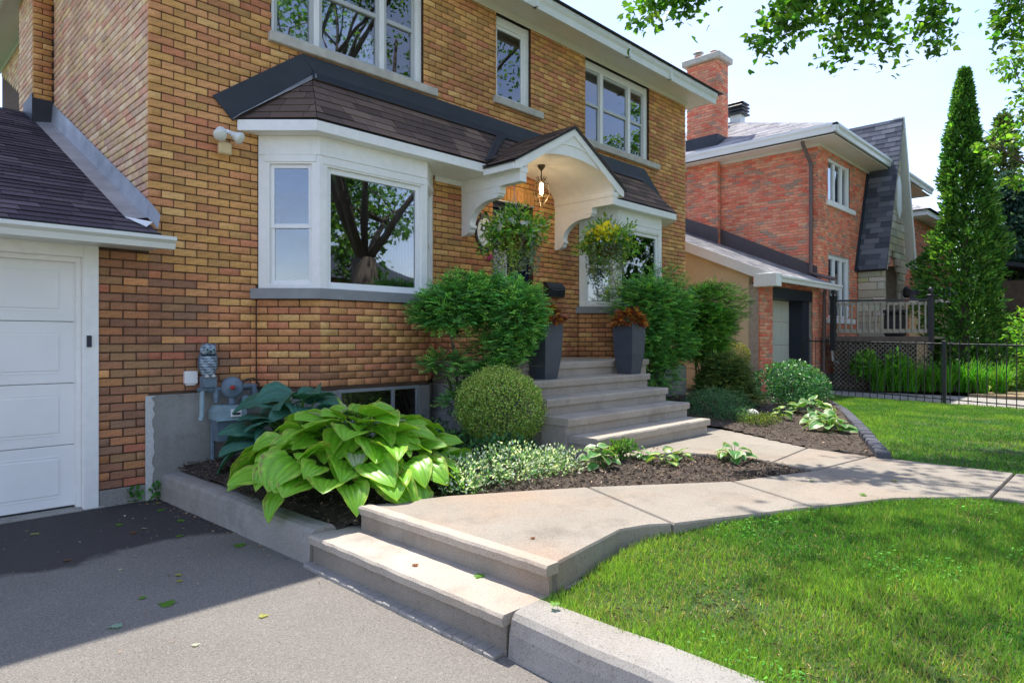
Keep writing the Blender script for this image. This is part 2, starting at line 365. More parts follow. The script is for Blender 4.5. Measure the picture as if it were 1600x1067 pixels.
t = NT('bulb'); t.b.inputs['Emission Color'].default_value = (1, .72, .38, 1); t.b.inputs['Emission Strength'].default_value = 6; t.color((.9, .8, .6)); M['bulb'] = t.m
# ================================================================ GROUND
def grid_sheet(name, poly, step, zf, mat, **tags):
    xs = [p[0] for p in poly]; ys = [p[1] for p in poly]
    X = np.arange(min(xs) - step, max(xs) + 2 * step, step); Y = np.arange(min(ys) - step, max(ys) + 2 * step, step)
    gx, gy = np.meshgrid(X, Y, indexing='ij'); gz = zf(gx, gy)
    nx, ny = gx.shape; V = np.stack([gx, gy, gz], -1).reshape(-1, 3)
    cx = (gx[:-1, :-1] + gx[1:, 1:]) / 2; cy = (gy[:-1, :-1] + gy[1:, 1:]) / 2; ins = pip(cx, cy, poly)
    i, j = np.nonzero(ins); a = i * ny + j; F = np.stack([a, a + ny, a + ny + 1, a + 1], 1)
    used, inv = np.unique(F.ravel(), return_inverse=True)
    return npmesh(name, V[used], inv.astype('i'), 4, None, mat, None, True, **tags)
def wob(x, y, s=1.0, seed=0):
    return np.sin(x * 3.1 * s + seed) * np.sin(y * 2.7 * s + 1.3 * seed) * .5 + np.sin(x * 7.3 * s + y * 5.9 * s + seed) * .3 + np.sin(x * 17 * s - y * 13 * s) * .2

MB().box(-150, -150, -0.5, 250, 250, -0.06, 0).build('ground', 'lawn_soil', kind='structure')
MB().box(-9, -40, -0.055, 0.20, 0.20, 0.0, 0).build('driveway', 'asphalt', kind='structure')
MB().box(-3.4, -0.02, -0.05, -0.35, 0.40, 0.018, 0.01).build('garage_apron', 'conc_kerb', kind='structure')

def near_z(x, y): return 0.185 + 0.135 * smoothstep(.4, 2.4, x) + 0.010 * wob(x, y, .8, 1)
def far_z(x, y): return 0.335 - 0.10 * smoothstep(6, 12.3, x) + 0.012 * wob(x, y, .6, 2)
NEAR = [(.36, -4.46), (1.2, -4.38), (1.54, -4.46), (2.54, -4.93), (3.2, -5.25), (3.74, -5.74), (3.74, -14), (.36, -14)]
EDGE = [(4.93, -4.74), (5.6, -4.47), (6.28, -4.20), (7.46, -3.74), (9.06, -3.10), (10.3, -2.55), (11.3, -2.0)]
FAR = [(4.84, -14), (4.84, -5.8), (4.88, -4.7)] + EDGE[1:] + [(13.1, -1.2), (13.45, -1.0), (12.55, -4.97), (11.4, -10), (10.5, -14)]
grid_sheet('lawn', NEAR, .12, near_z, 'lawn_soil', kind='structure')
grid_sheet('lawn', FAR, .15, far_z, 'lawn_soil', kind='structure')
def bed_z(x, y):
    z = 0.195 + 0.04 * smoothstep(.25, .5, x) + 0.09 * smoothstep(.3, 2.2, x) + 0.06 * smoothstep(-2.6, -1.0, y)
    return np.minimum(z, 0.335 + .07 * smoothstep(-2.5, -1.5, y)) + 0.016 * wob(x, y, 2.2, 3)
def bed2_z(x, y): return 0.355 + 0.05 * smoothstep(-3.8, -2.0, y) - .05 * smoothstep(7.5, 11, x) + 0.018 * wob(x, y, 2.2, 4)
BEDL = [(.25, .05), (.25, -2.62), (.62, -2.80), (1.04, -2.98), (1.54, -3.26), (1.97, -3.52), (2.92, -4.21), (3.83, -4.55), (4.0, -3.9), (3.9, -3.45), (3.85, -2.9), (3.85, .05)]
BEDR = [(5.4, .0), (5.45, -2.6), (5.72, -2.58), (5.55, -2.98), (5.25, -3.54), (4.97, -4.04), (4.88, -4.62), (4.93, -4.72)] + EDGE[1:] + [(11.3, -.8), (11.3, 3), (5.4, 3)]
grid_sheet('mulch_bed', BEDL, .06, bed_z, 'soil', kind='structure')
grid_sheet('mulch_bed', BEDR, .08, bed2_z, 'soil', kind='structure')

# mulch chips: uncountable
def chips(name, poly, zf, n, lab, parent=None):
    xs = [p[0] for p in poly]; ys = [p[1] for p in poly]
    x = RNG.uniform(min(xs), max(xs), n * 3); y = RNG.uniform(min(ys), max(ys), n * 3); k = pip(x, y, poly); x, y = x[k][:n], y[k][:n]
    m = len(x); z = zf(x, y) + RNG.uniform(0.0, 0.022, m)
    d = rnd(m); d[:, 2] *= .35; nn = rnd(m, .5); nn[:, 2] += 1
    c = colvar((0.062, 0.045, 0.032), m, .6, .1); lt = RNG.random(m) < .22; c[lt] = colvar((0.26, 0.19, 0.125), lt.sum(), .35, .1)
    o = leaves(name, 'chip', np.stack([x, y, z], 1), d, nn, RNG.uniform(.015, .055, m), RNG.uniform(.006, .016, m), c, 'oval', parent, kind='stuff')
    return tag(o, lab, 'mulch')
chips('mulch', BEDL, bed_z, 16000, 'dark shredded bark mulch in the bed in front of the house')
chips('mulch', BEDR, bed2_z, 15000, 'dark shredded bark mulch in the bed right of the front steps')

# ---------------------------------------------------------------- walkway: poured slabs with joints
def slab(pts, z0, z1, mat, name, parent, ch=.012):
    me = MB(); n = len(pts); c = Vector((sum(p[0] for p in pts) / n, sum(p[1] for p in pts) / n))
    ins = []
    for i in range(n):                       # inset ring for a soft arris
        p0, p1, p2 = Vector(pts[i - 1]), Vector(pts[i]), Vector(pts[(i + 1) % n])
        a = (p1 - p0).normalized(); b = (p2 - p1).normalized(); na = Vector((-a.y, a.x)); nb = Vector((-b.y, b.x)); q = (na + nb)
        q = q / max(.35, q.length_squared / 2) ; ins.append(p1 + q * ch * .5 * 1.0)
    v = [(p[0], p[1], z0) for p in pts] + [(p[0], p[1], z1 - ch) for p in pts] + [(p.x, p.y, z1) for p in ins]
    f = [tuple(range(n - 1, -1, -1))] + [(i, (i + 1) % n, n + (i + 1) % n, n + i) for i in range(n)] + [(n + i, n + (i + 1) % n, 2 * n + (i + 1) % n, 2 * n + i) for i in range(n)] + [tuple(range(2 * n, 3 * n))]
    me.add(v, f); return me.build(name, mat, parent)
def ccw(p):
    a = sum(p[i - 1][0] * p[i][1] - p[i][0] * p[i - 1][1] for i in range(len(p))); return p if a > 0 else p[::-1]
walk = bpy.data.objects.new('walkway', None); COL.objects.link(walk); walk['kind'] = 'structure'; ROOTLOC[walk.name] = (0, 0, 0)
def cut(p, q, g=.004):                       # pull two joint points apart slightly
    return p
g = .006
SL = [
 [(.45, -2.79), (1.04, -2.975), (1.54, -3.26), (1.955, -3.515), (1.535, -4.485), (1.42, -4.40), (1.22, -4.335), (.45, -4.45)],
 [(1.975, -3.525), (2.909, -4.205), (2.535, -4.950), (1.550, -4.498)],
 [(2.929, -4.216), (3.83, -4.53), (4.883, -4.66), (4.862, -5.750), (3.715, -5.750), (3.208, -5.285), (2.553, -4.960)],
 [(3.715, -5.766), (4.85, -5.766), (4.85, -7.1), (3.72, -7.1)], [(3.72, -7.116), (4.85, -7.116), (4.85, -14), (3.72, -14)],
 [(3.85, -4.515), (3.95, -4.112), (4.96, -4.047), (4.883, -4.645)],
 [(3.955, -4.098), (4.02, -3.858), (3.93, -3.515), (3.80, -3.20), (3.15, -2.95), (3.15, -2.45), (5.62, -2.45), (5.71, -2.56), (5.563, -2.986), (5.253, -3.536), (4.968, -4.033)],
]
for s_ in SL: slab(ccw(s_), .16, .352, 'conc_path', 'slab', walk)
# two wide steps up from the driveway
st = thing('driveway_steps', 'two wide low concrete steps rising from the driveway to the walkway', 'steps', (.2, -3.6, 0))
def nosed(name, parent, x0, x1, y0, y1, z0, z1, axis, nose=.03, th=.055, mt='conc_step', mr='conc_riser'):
    tr = MB()
    def wavy(n0, n1, f):
        return [f(n0 + (n1 - n0) * i / 24) for i in range(25)]
    if axis == 'x':
        e = [random.uniform(-.004, .004) for _ in range(25)]
        top = [(x0 + .010 + e[i], y0 + (y1 - y0) * i / 24, z1) for i in range(25)]; mid = [(x0 + e[i] * 1.5, y0 + (y1 - y0) * i / 24, z1 - .014) for i in range(25)]
        low = [(x0 + .004 + e[i], y0 + (y1 - y0) * i / 24, z1 - th) for i in range(25)]; bk = [(x1, p[1], z1) for p in top]; un = [(x0 + nose + .02, p[1], z1 - th) for p in top]
    else:
        e = [random.uniform(-.004, .004) for _ in range(25)]
        top = [(x0 + (x1 - x0) * i / 24, y0 + .010 + e[i], z1) for i in range(25)]; mid = [(x0 + (x1 - x0) * i / 24, y0 + e[i] * 1.5, z1 - .014) for i in range(25)]
        low = [(x0 + (x1 - x0) * i / 24, y0 + .004 + e[i], z1 - th) for i in range(25)]; bk = [(p[0], y1, z1) for p in top]; un = [(p[0], y0 + nose + .02, z1 - th) for p in top]
    for a, b in ((un, low), (low, mid), (mid, top), (top, bk)): tr.strip(a, b)
    for i in (0, 24): tr.add([un[i], low[i], mid[i], top[i], bk[i], (bk[i][0], bk[i][1], z1 - th)], [(0, 1, 2, 3, 4, 5)])
    p = group_part(name, parent); tr.build('tread', mt, p)
    if axis == 'x': MB().box(x0 + nose, y0 + .006, z0, x1, y1 - .006, z1 - th + .001, .004).build('riser', mr, p)
    else: MB().box(x0 + .012, y0 + nose, z0, x1 - .012, y1, z1 - th + .001, .004).build('riser', mr, p)
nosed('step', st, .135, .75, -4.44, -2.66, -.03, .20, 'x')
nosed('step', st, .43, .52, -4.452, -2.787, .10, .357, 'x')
kb = MB()
for i in range(24): kb.box(.10 - .004 * random.random(), -4.42 + i * .0735, -.03, .19, -4.42 + (i + 1) * .0735 + .001, .018 + .006 * random.random(), .006)
kb.build('toe_strip', 'conc_kerb', st)
def kerb(name, secs, label):
    o = MB(); prev = None; P = []
    for (y, x0, x1, zt) in secs: P.append([(x0 - .012, y, -.04), (x0, y, zt * .55), (x0 + .014, y, zt - .035), (x0 + .035, y, zt - .010), (x0 + .075, y, zt), (x1 - .03, y, zt), (x1, y, zt - .03), (x1, y, -.04)])
    for a, b in zip(P[:-1], P[1:]): o.strip(a, b)
    o.add(P[0], [tuple(range(8))]); o.add(P[-1], [tuple(range(7, -1, -1))])
    return tag(o.build(name, 'conc_kerb', None, False), label, 'kerb')
secs = []
for i in range(19):
    y = -.02 - 2.635 * i / 18; secs.append((y, .085 + .07 * i / 18 + random.uniform(-.004, .004), .30 + .04 * i / 18, .232 + random.uniform(-.005, .005)))
kerb('garden_kerb', secs, 'low grey concrete kerb holding the hosta bed beside the garage driveway')
secs = []
for i in range(40):
    y = -4.455 - i * .24; secs.append((y, .165 + random.uniform(-.004, .004) - .05 * min(1, i / 4), .41, .212 + random.uniform(-.004, .004)))
kerb('lawn_kerb', secs, 'rounded concrete kerb between the driveway and the near lawn')

# ---------------------------------------------------------------- front steps
fs = thing('front_steps', 'grey concrete front steps with overhanging treads climbing to the front door', 'steps', (4.2, -2.2, .35))
ZS = [.525, .69, .855, 1.02, 1.19]; YS = [-2.82, -2.50, -2.19, -1.88, -1.52]
XS = [(3.02, 5.24), (2.98, 5.34), (3.02, 5.36), (3.10, 5.42), (3.3, 5.95)]
for i in range(5):
    nosed('step', fs, XS[i][0], XS[i][1], YS[i], (YS[i + 1] + .06 if i < 4 else 0.02), .20, ZS[i], 'y', .035, .075, 'conc_step', 'conc_riser' if i > 5 else 'conc_step')
MB().box(3.05, -2.44, .15, 3.6, -.02, .60, .01).box(3.10, -1.83, .5, 3.6, -.02, .93, .01).build('side_wall', 'conc_found', fs)
# ---------------------------------------------------------------- garden edging of dark blocks
ed = thing('garden_edging', 'curved row of dark bluish edging blocks along the lawn by the right bed', 'edging', (6.3, -4.2, .3))
pts = []
for (x0, y0), (x1, y1) in zip(EDGE[:-1], EDGE[1:]):
    n = int(math.hypot(x1 - x0, y1 - y0) / .215)
    for k in range(n): pts.append((x0 + (x1 - x0) * k / n, y0 + (y1 - y0) * k / n, math.atan2(y1 - y0, x1 - x0)))
for x, y, a in pts:
    MB().obox((x, y, float(far_z(np.array(x), np.array(y))) + .03), (.102, .06, .06), a + random.uniform(-.06, .06), .014).build('edging_block', 'edging', ed)
# ================================================================ THE HOUSE
CH, BLN, BHT, JT = 0.075, 0.20, 0.064, 0.010
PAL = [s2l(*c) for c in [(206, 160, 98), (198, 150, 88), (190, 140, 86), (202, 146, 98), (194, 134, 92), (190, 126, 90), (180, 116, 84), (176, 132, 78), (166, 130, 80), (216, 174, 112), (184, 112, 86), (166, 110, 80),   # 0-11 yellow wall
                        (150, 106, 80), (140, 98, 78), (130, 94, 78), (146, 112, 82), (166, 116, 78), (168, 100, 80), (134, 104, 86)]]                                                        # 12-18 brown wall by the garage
SIDE = [s2l(*c) for c in [(226, 190, 150), (232, 194, 158), (222, 178, 146), (228, 196, 146), (218, 178, 152), (210, 178, 148), (236, 206, 168), (222, 168, 138)]]
PAL += SIDE                                   # 19-26 paler bricks of the side wall and the chimney's left face
_m = np.mean([PAL[i] for i in range(11)], axis=0)
PAL = [tuple(np.array(c) * (.70 if i < 12 else .88) + _m * (.30 if i < 12 else .12)) if i < 19 else c for i, c in enumerate(PAL)]
PAL = [tuple(min(.85, v * k) for v, k in zip(c, (1.22, 1.26, 1.30))) if i < 19 else c for i, c in enumerate(PAL)]
REDS = [s2l(*c) for c in [(204, 108, 84), (212, 120, 94), (220, 130, 102), (194, 96, 76), (208, 124, 100), (196, 114, 94), (158, 116, 100), (150, 124, 106), (222, 138, 110)]]
REDS = [tuple(min(.8, v * k) for v, k in zip(c, (1.55, 1.6, 1.6))) for c in REDS]
BK = []
def subtract(iv, a, b):
    out = []
    for s, e in iv:
        if b <= s or a >= e: out.append((s, e))
        else:
            if a > s: out.append((s, a))
            if b < e: out.append((b, e))
    return out
def lay(store, ox, oy, ang, u0, u1, z0, z1, blocks, palfn, off=0.0, ch=CH, bl=BLN, bh=BHT, jt=JT, depth=.05):
    ca, sa = math.cos(ang), math.sin(ang); nx, ny = sa, -ca; mod = bl + jt
    for k in range(int(math.ceil((z0 - .02) / ch)), int(z1 / ch) + 1):
        zc = k * ch + ch / 2
        if zc + bh / 2 > z1 + .03 or zc - bh / 2 < z0 - .045: continue
        a = u0(zc) if callable(u0) else u0; b = u1(zc) if callable(u1) else u1
        if b - a < .02: continue
        iv = [(a, b)]
        for (p, q, r, s) in blocks:
            if r < zc < s: iv = subtract(iv, p, q)
        o = off + (mod / 2 if k % 2 else 0)
        for (p, q) in iv:
            n = math.floor((p - o) / mod)
            while o + n * mod < q:
                s = max(p, o + n * mod + (jt / 2 if o + n * mod > p else 0)); e = min(q, o + (n + 1) * mod - jt / 2); n += 1
                if e - s < .022: continue
                u = (s + e) / 2; x, y = ox + u * ca - nx * depth / 2, oy + u * sa - ny * depth / 2
                j = random.uniform(-.0015, .0025)
                store.append((x + nx * j, y + ny * j, zc + random.uniform(-.001, .001), ang, e - s, bh, depth, palfn(ox + u * ca, oy + u * sa, zc)))
def cellboxes(mb, ox, oy, ang, u0, u1, z0, z1, holes, inset, depth):
    us = sorted({u0, u1} | {min(max(h[i], u0), u1) for h in holes for i in (0, 1)}); zs = sorted({z0, z1} | {min(max(h[i], z0), z1) for h in holes for i in (2, 3)})
    ca, sa = math.cos(ang), math.sin(ang); nx, ny = sa, -ca
    for a, b in zip(us[:-1], us[1:]):
        for c, d in zip(zs[:-1], zs[1:]):
            um, zm = (a + b) / 2, (c + d) / 2
            if b - a < 1e-4 or d - c < 1e-4 or any(h[0] < um < h[1] and h[2] < zm < h[3] for h in holes): continue
            k = inset + depth / 2; mb.obox((ox + um * ca - nx * k, oy + um * sa - ny * k, zm), ((b - a) / 2, depth / 2, (d - c) / 2), ang, 0)

house = thing('brick_house', 'two-storey yellow brick house with white bay windows, arched portico and attached garage', 'house', (4.6, 0, 0))
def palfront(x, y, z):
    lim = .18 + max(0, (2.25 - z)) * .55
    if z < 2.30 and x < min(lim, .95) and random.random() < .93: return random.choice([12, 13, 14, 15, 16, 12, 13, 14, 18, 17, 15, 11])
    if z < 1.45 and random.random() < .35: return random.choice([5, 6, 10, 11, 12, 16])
    if z < 2.0: return random.choice([0, 2, 3, 4, 4, 5, 5, 6, 10, 11, 3])
    return random.choice([0, 0, 1, 1, 2, 2, 3, 3, 4, 5, 6, 7, 7, 8, 8, 9, 11, 11, 2, 1, 7, 10])
HOLES = [(1.17, 3.17, 4.662, 6.2), (4.45, 5.17, 4.86, 6.2), (6.47, 8.36, 4.70, 6.2), (4.38, 5.22, .9, 3.43), (1.02, 3.32, 1.9, 3.62), (6.31, 8.49, 1.9, 3.62)]
SOLD = (4.36, 5.24, 3.43, 3.63)
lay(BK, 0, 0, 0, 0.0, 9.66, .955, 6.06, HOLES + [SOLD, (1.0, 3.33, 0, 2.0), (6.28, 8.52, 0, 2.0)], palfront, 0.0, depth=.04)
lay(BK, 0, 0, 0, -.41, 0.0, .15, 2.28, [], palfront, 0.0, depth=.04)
for i in range(12):                            # soldier course over the door
    BK.append((4.40 + i * .0735, .02, 3.53, 0, .066, .19, .04, random.choice([1, 2, 3, 7])))
zroof = lambda y: 2.40 + 0.455 * (y + .3)
yroof = lambda z: (z - 2.40) / .455 - .3
palside = lambda x, y, z: random.choice(range(19, 27))
lay(BK, 0, 7.7, -math.pi / 2, lambda z: max(0, 7.7 - yroof(z) - .0), 7.7 - .042, 2.45, 6.08, [(7.7 - 4.72, 7.7 - 3.79, 0, 9)], palside, 0.05)
lay(BK, -.22, 3.79, 0, 0, .215, 3.9, 6.4, [], palfront, .1)
lay(BK, -.22, 4.72, -math.pi / 2, 0, .93 - .05, 3.9, 6.4, [], palside, .03)
q = math.sqrt(.5)
palbay = lambda x, y, z: random.choice([0, 2, 3, 3, 4, 4, 5, 5, 6, 9, 10, 16]) if z > 1.25 else random.choice([3, 4, 5, 6, 10, 11, 12, 16, 16])
def bay_bricks(xl, xr):
    d = .46
    lay(BK, xl, 0, -math.pi / 4, .0, d / q - .002, .93, 1.885, [], palbay, 0.0, bl=.2068)
    lay(BK, xl + d, -d, 0, .002, xr - xl - 2 * d - .002, .93, 1.885, [], palbay, 0.0)
    lay(BK, xr - d, -d, math.pi / 4, .002, d / q, .93, 1.885, [], palbay, 0.0, bl=.2068)
bay_bricks(1.01, 3.33); bay_bricks(6.29, 8.51)
BK += []
# right end wall
lay(BK, 9.66, 0.042, math.pi / 2, 0, 7.6, .95, 6.06, [], palfront, .03)
# core of the walls
core = MB(); cellboxes(core, 0, 0, 0, .02, 9.64, .0, 6.1, HOLES, .011, .20); cellboxes(core, 0, 0, 0, -.40, .03, .1, 2.28, [], .012, .16)
core.box(.011, .20, 2.2, .2, 7.7, 6.1, 0).box(-.209, 3.801, 3.8, .02, 4.71, 6.5, 0).box(9.45, .2, 0, 9.649, 7.7, 6.1, 0).box(.2, 7.5, 0, 9.45, 7.7, 6.1, 0)
for xl, xr in ((1.01, 3.33), (6.29, 8.51)):
    i = .011; core.prism([(xl + i * 1.4, .02, .3), (xl + .46 + i * .4, -.46 + i, .3), (xr - .46 - i * .4, -.46 + i, .3), (xr - i * 1.4, .02, .3)], (0, 0, 1.585))
core.build('wall', 'mortar', house)

def brick_objects(store, parent, palette, limit, name='brick', rest='brickwork', mat='brick', skip=None):
    def score(b):
        px, py, w = campx(b[:3])
        if w < .2 or not (-40 < px < 1640 and -40 < py < 1107): return -1
        nx, ny = math.sin(b[3]), -math.cos(b[3])
        if (CAM.x - b[0]) * nx + (CAM.y - b[1]) * ny <= 0: return -1
        if skip and skip(px, py, b): return 0
        return (b[4] * b[5]) / (w * w)
    order = sorted(range(len(store)), key=lambda i: -score(store[i])); top = set(order[:limit]); cache = {}; V, C = [], []
    for i, b in enumerate(store):
        x, y, z, ang, L, H, D, pal = b; ch = .004
        if i in top:
            key = (round(L, 2), round(H, 3), round(D, 3), pal)
            if key not in cache:
                me = bpy.data.meshes.new(name); vs = CBV(round(L, 2) / 2, D / 2, H / 2, ch); me.from_pydata(vs, [], CBF)
                a = me.color_attributes.new('Col', 'FLOAT_COLOR', 'POINT'); a.data.foreach_set('color', np.tile(np.array([*palette[pal], 1], 'f'), len(vs)))
                me.materials.append(M[mat]); me.update(); cache[key] = me
            o = bpy.data.objects.new(name, cache[key]); link(o, parent); o.location = (x, y, z); o.rotation_euler = (0, 0, ang)
        else:
            v = np.array(CBV(L / 2, D / 2, H / 2, ch)); ca, sa = math.cos(ang), math.sin(ang)
            V.append(np.stack([x + v[:, 0] * ca - v[:, 1] * sa, y + v[:, 0] * sa + v[:, 1] * ca, z + v[:, 2]], 1)); k = random.uniform(.88, 1.1); C.append(np.tile(np.array(palette[pal]) * k, (24, 1)))
    if V:
        me = bpy.data.meshes.new(rest); n = len(V); quads = np.array([f for f in CBF if len(f) == 4]); tris = np.array([f for f in CBF if len(f) == 3])
        off = (np.arange(n) * 24)[:, None, None]; Q = (quads[None] + off).reshape(-1); T = (tris[None] + off).reshape(-1); V = np.concatenate(V); C = np.concatenate(C)
        me.vertices.add(len(V)); me.vertices.foreach_set('co', V.astype('f').ravel()); me.loops.add(len(Q) + len(T)); me.loops.foreach_set('vertex_index', np.concatenate([Q, T]).astype('i'))
        nq, nt = len(Q) // 4, len(T) // 3; me.polygons.add(nq + nt)
        me.polygons.foreach_set('loop_start', np.concatenate([np.arange(nq) * 4, len(Q) + np.arange(nt) * 3]).astype('i')); me.polygons.foreach_set('loop_total', np.concatenate([np.full(nq, 4), np.full(nt, 3)]).astype('i'))
        a = me.color_attributes.new('Col', 'FLOAT_COLOR', 'POINT'); a.data.foreach_set('color', np.hstack([C, np.ones((len(C), 1))]).astype('f').ravel())
        me.materials.append(M[mat]); me.update(); me.validate(); link(bpy.data.objects.new(rest, me), parent, kind='stuff')
brick_objects(BK, house, PAL, 300, skip=lambda px, py, b: (330 < px < 900 and py > 520 and b[2] < 1.0))

# foundation
fo = MB(); fo.box(-.03, -.014, -.03, 1.02, .10, .953, .006).box(3.32, -.014, -.03, 6.3, .10, .953, .006).box(8.5, -.014, -.03, 9.675, .10, .953, .006).box(-.40, -.012, -.03, -.031, .08, .145, .006)
fo.box(9.5, .1, -.03, 9.675, 7.6, .953, .006)
for xl, xr in ((1.01, 3.33), (6.29, 8.51)):
    wins = (xl + .68, xr - .62)
    fo.prism([(xl - .012, -.012, -.03), (xl + .455, -.478, -.03), (xl + .66, -.478, -.03), (xl + .66, -.2, -.03), (xl + .2, -.1, -.03)], (0, 0, .96))
    fo.prism([(xr - .60, -.478, -.03), (xr - .455, -.478, -.03), (xr + .012, -.012, -.03), (xr - .1, .05, -.03), (xr - .6, -.2, -.03)], (0, 0, .96))
    fo.box(xl + .655, -.476, -.03, xr - .595, -.3, .56, .004)
fo.build('foundation', 'conc_found', house)
MB().prism([(-.036, -.013, -.02), (-.036, -.013, .95), (.055, -.013, .95)] + [(.030 + random.uniform(-.014, .016), -.013, .93 - i * .05) for i in range(18)] + [(.03, -.013, -.02)], (0, -.006, 0)).build('parging_strip', 'conc_white', house)
for xl, xr in ((1.01, 3.33), (6.29, 8.51)):
    p = group_part('basement_window', house); a, b = xl + .66, xr - .6
    w = MB(); w.box(a, -.47, .56, b, -.44, .60).box(a, -.47, .90, b, -.44, .935).box(a, -.47, .60, a + .04, -.44, .90).box(b - .04, -.47, .60, b, -.44, .90).box((a + b) / 2 + .15, -.47, .60, (a + b) / 2 + .19, -.44, .90)
    w.build('frame', 'sill_paint', p); MB().box(a + .03, -.456, .59, b - .03, -.452, .91, 0).build('pane', 'glass', p)
    MB().box(a, -.36, .56, b, -.34, .93, 0).build('backing', 'room', p)

# upper windows
def room(parent, x0, x1, z0, z1, y0, dep):
    m = MB(); m.box(x0 - .3, y0 + dep, z0 - .3, x1 + .3, y0 + dep + .03, z1 + .1, 0).box(x0 - .33, y0, z0 - .3, x0 - .3, y0 + dep, z1 + .1, 0).box(x1 + .3, y0, z0 - .3, x1 + .33, y0 + dep, z1 + .1, 0)
    m.box(x0 - .3, y0, z1 + .1, x1 + .3, y0 + dep, z1 + .13, 0).box(x0 - .3, y0, z0 - .33, x1 + .3, y0 + dep, z0 - .3, 0).build('room', 'room', parent)
def curtain(parent, x0, x1, y, z0, z1, mat='curtain', ang=0, ox=0, oy=0):
    n = 40; A, B = [], []
    for i in range(n + 1):
        u = x0 + (x1 - x0) * i / n; v = .018 * math.sin(i * 1.25) + .008 * math.sin(i * 2.9); ca, sa = math.cos(ang), math.sin(ang)
        X, Y = ox + u * ca - (y + v) * sa, oy + u * sa + (y + v) * ca; A.append((X, Y, z0)); B.append((X, Y, z1))
    MB().strip(A, B).build('curtain', mat, parent, True)
def upper_window(X0, X1, Z0, Z1, lights, dh=True, sillx=None, curt=()):
    p = group_part('window', house); y = .085; fr, sa = MB(), MB(); c = .055
    fr.box(X0, y - .02, Z0, X0 + c, y + .06, Z1).box(X1 - .085, y - .03, Z0, X1, y + .06, Z1).box(X0 + c, y - .02, Z1 - .12, X1 - .085, y + .06, Z1).box(X0 + c, y - .015, Z0, X1 - .085, y + .06, Z0 + .03)
    iw = X1 - .085 - X0 - c; tot = sum(lights); mw = .065; av = iw - mw * (len(lights) - 1); x = X0 + c
    for i, l in enumerate(lights):
        w = av * l / tot; a, b = x, x + w; x = b
        if i < len(lights) - 1: fr.box(b, y - .02, Z0 + .03, b + mw, y + .06, Z1 - .12); x = b + mw
        s = .045; zb, zt = Z0 + .03, Z1 - .12; zm = zb + (zt - zb) * .52
        if dh:
            sa.box(a, y + .0, zb, a + s, y + .04, zt).box(b - s, y + .0, zb, b, y + .04, zt).box(a + s, y + .0, zb, b - s, y + .04, zb + .05).box(a + s, y, zt - s, b - s, y + .04, zt).box(a + s, y - .008, zm - .025, b - s, y + .04, zm + .025)
            MB().box(a + s - .01, y + .022, zb + .04, b - s + .01, y + .026, zm - .02, 0).build('pane', 'glass', p); MB().box(a + s - .01, y + .012, zm + .02, b - s + .01, y + .016, zt - s + .01, 0).build('pane', 'glass', p)
        else:
            sa.box(a, y, zb, a + s, y + .04, zt).box(b - s, y, zb, b, y + .04, zt).box(a + s, y, zb, b - s, y + .04, zb + s).box(a + s, y, zt - s, b - s, y + .04, zt)
            MB().box(a + s - .01, y + .012, zb + .04, b - s + .01, y + .016, zt - s + .01, 0).build('pane', 'glass', p)
    fr.build('frame', 'white_vinyl', p); sa.build('sash', 'grey_vinyl' if dh else 'white_vinyl', p)
    sx = sillx or (X0 - .07, X1 + .16); MB().box(sx[0], -.055, Z0 - .105, sx[1], .10, Z0 - .002, .008).build('sill', 'sill_stone', p)
    room(p, X0, X1, Z0, Z1, .20, 1.4)
    for a, b in curt: curtain(p, a, b, .26, Z0, Z1)
upper_window(1.17, 3.17, 4.664, 6.04, (1, 1.72, 1), True, (1.13, 3.36), ((1.2, 1.5), (2.85, 3.1)))
upper_window(4.45, 5.17, 4.862, 6.04, (1,), False, (4.38, 5.40))
upper_window(6.47, 8.36, 4.702, 6.04, (1, 1.72, 1), True, (6.38, 8.65), ((6.5, 6.75), (8.05, 8.3)))

# eaves: frieze, soffit, gutter, hip roof
O = .40
MB().box(-.02, -.022, 6.035, 9.68, -.001, 6.13, .004).box(-.022, .0, 6.06, -.001, 3.79, 6.13, .004).box(-.022, 4.72, 6.06, -.001, 7.7, 6.13, .004).build('frieze', 'soffit', house)
so = MB(); so.box(-O, -O, 6.128, 9.66 + O, 0.02, 6.140, 0).box(-O, .02, 6.128, .02, 8.1, 6.140, 0).box(9.64, .02, 6.128, 9.66 + O, 8.1, 6.140, 0)
so.build('soffit', 'soffit', house)
gu = MB()
def gutter_run(mb, a, b, zt, h=.13, d=.10, n=(0, -1)):
    a, b = Vector(a), Vector(b); nv = Vector((n[0], n[1], 0)); pr = [(0, -h), (.55 * d, -h), (.68 * d, -h * .55), (d, -h * .30), (d, 0), (d - .012, 0), (d - .012, -.012), (.01, -.012), (0, 0)]
    A = [a + nv * u + Vector((0, 0, zt + v)) for u, v in pr]; B = [b + nv * u + Vector((0, 0, zt + v)) for u, v in pr]; k = len(pr)
    mb.add(A + B, [(i, (i + 1) % k, k + (i + 1) % k, k + i) for i in range(k)] + [tuple(range(k)), tuple(range(2 * k - 1, k - 1, -1))])
gutter_run(gu, (-O - .1, -O, 0), (9.66 + O - .02, -O, 0), 6.27, .20, .085)
gutter_run(gu, (-O, 8.1, 0), (-O, -O - .085, 0), 6.27, .20, .085, (-1, 0))
for x in (.9, 3.3, 4.75, 7.0, 8.3): gu.box(x, -O - .089, 6.07, x + .05, -O - .0, 6.274, .001)
gu.build('gutter', 'gutter', house)
rf = MB(); e = O + .14; ez = 6.285; rz = 8.9
rf.add([(-e, -e, ez), (9.66 + e, -e, ez), (9.66 + e, 8.1, ez), (-e, 8.1, ez), (3.6, 3.8, rz), (6.06, 3.8, rz)], [(0, 1, 5, 4), (1, 2, 5), (2, 3, 4, 5), (3, 0, 4), (3, 2, 1, 0)])
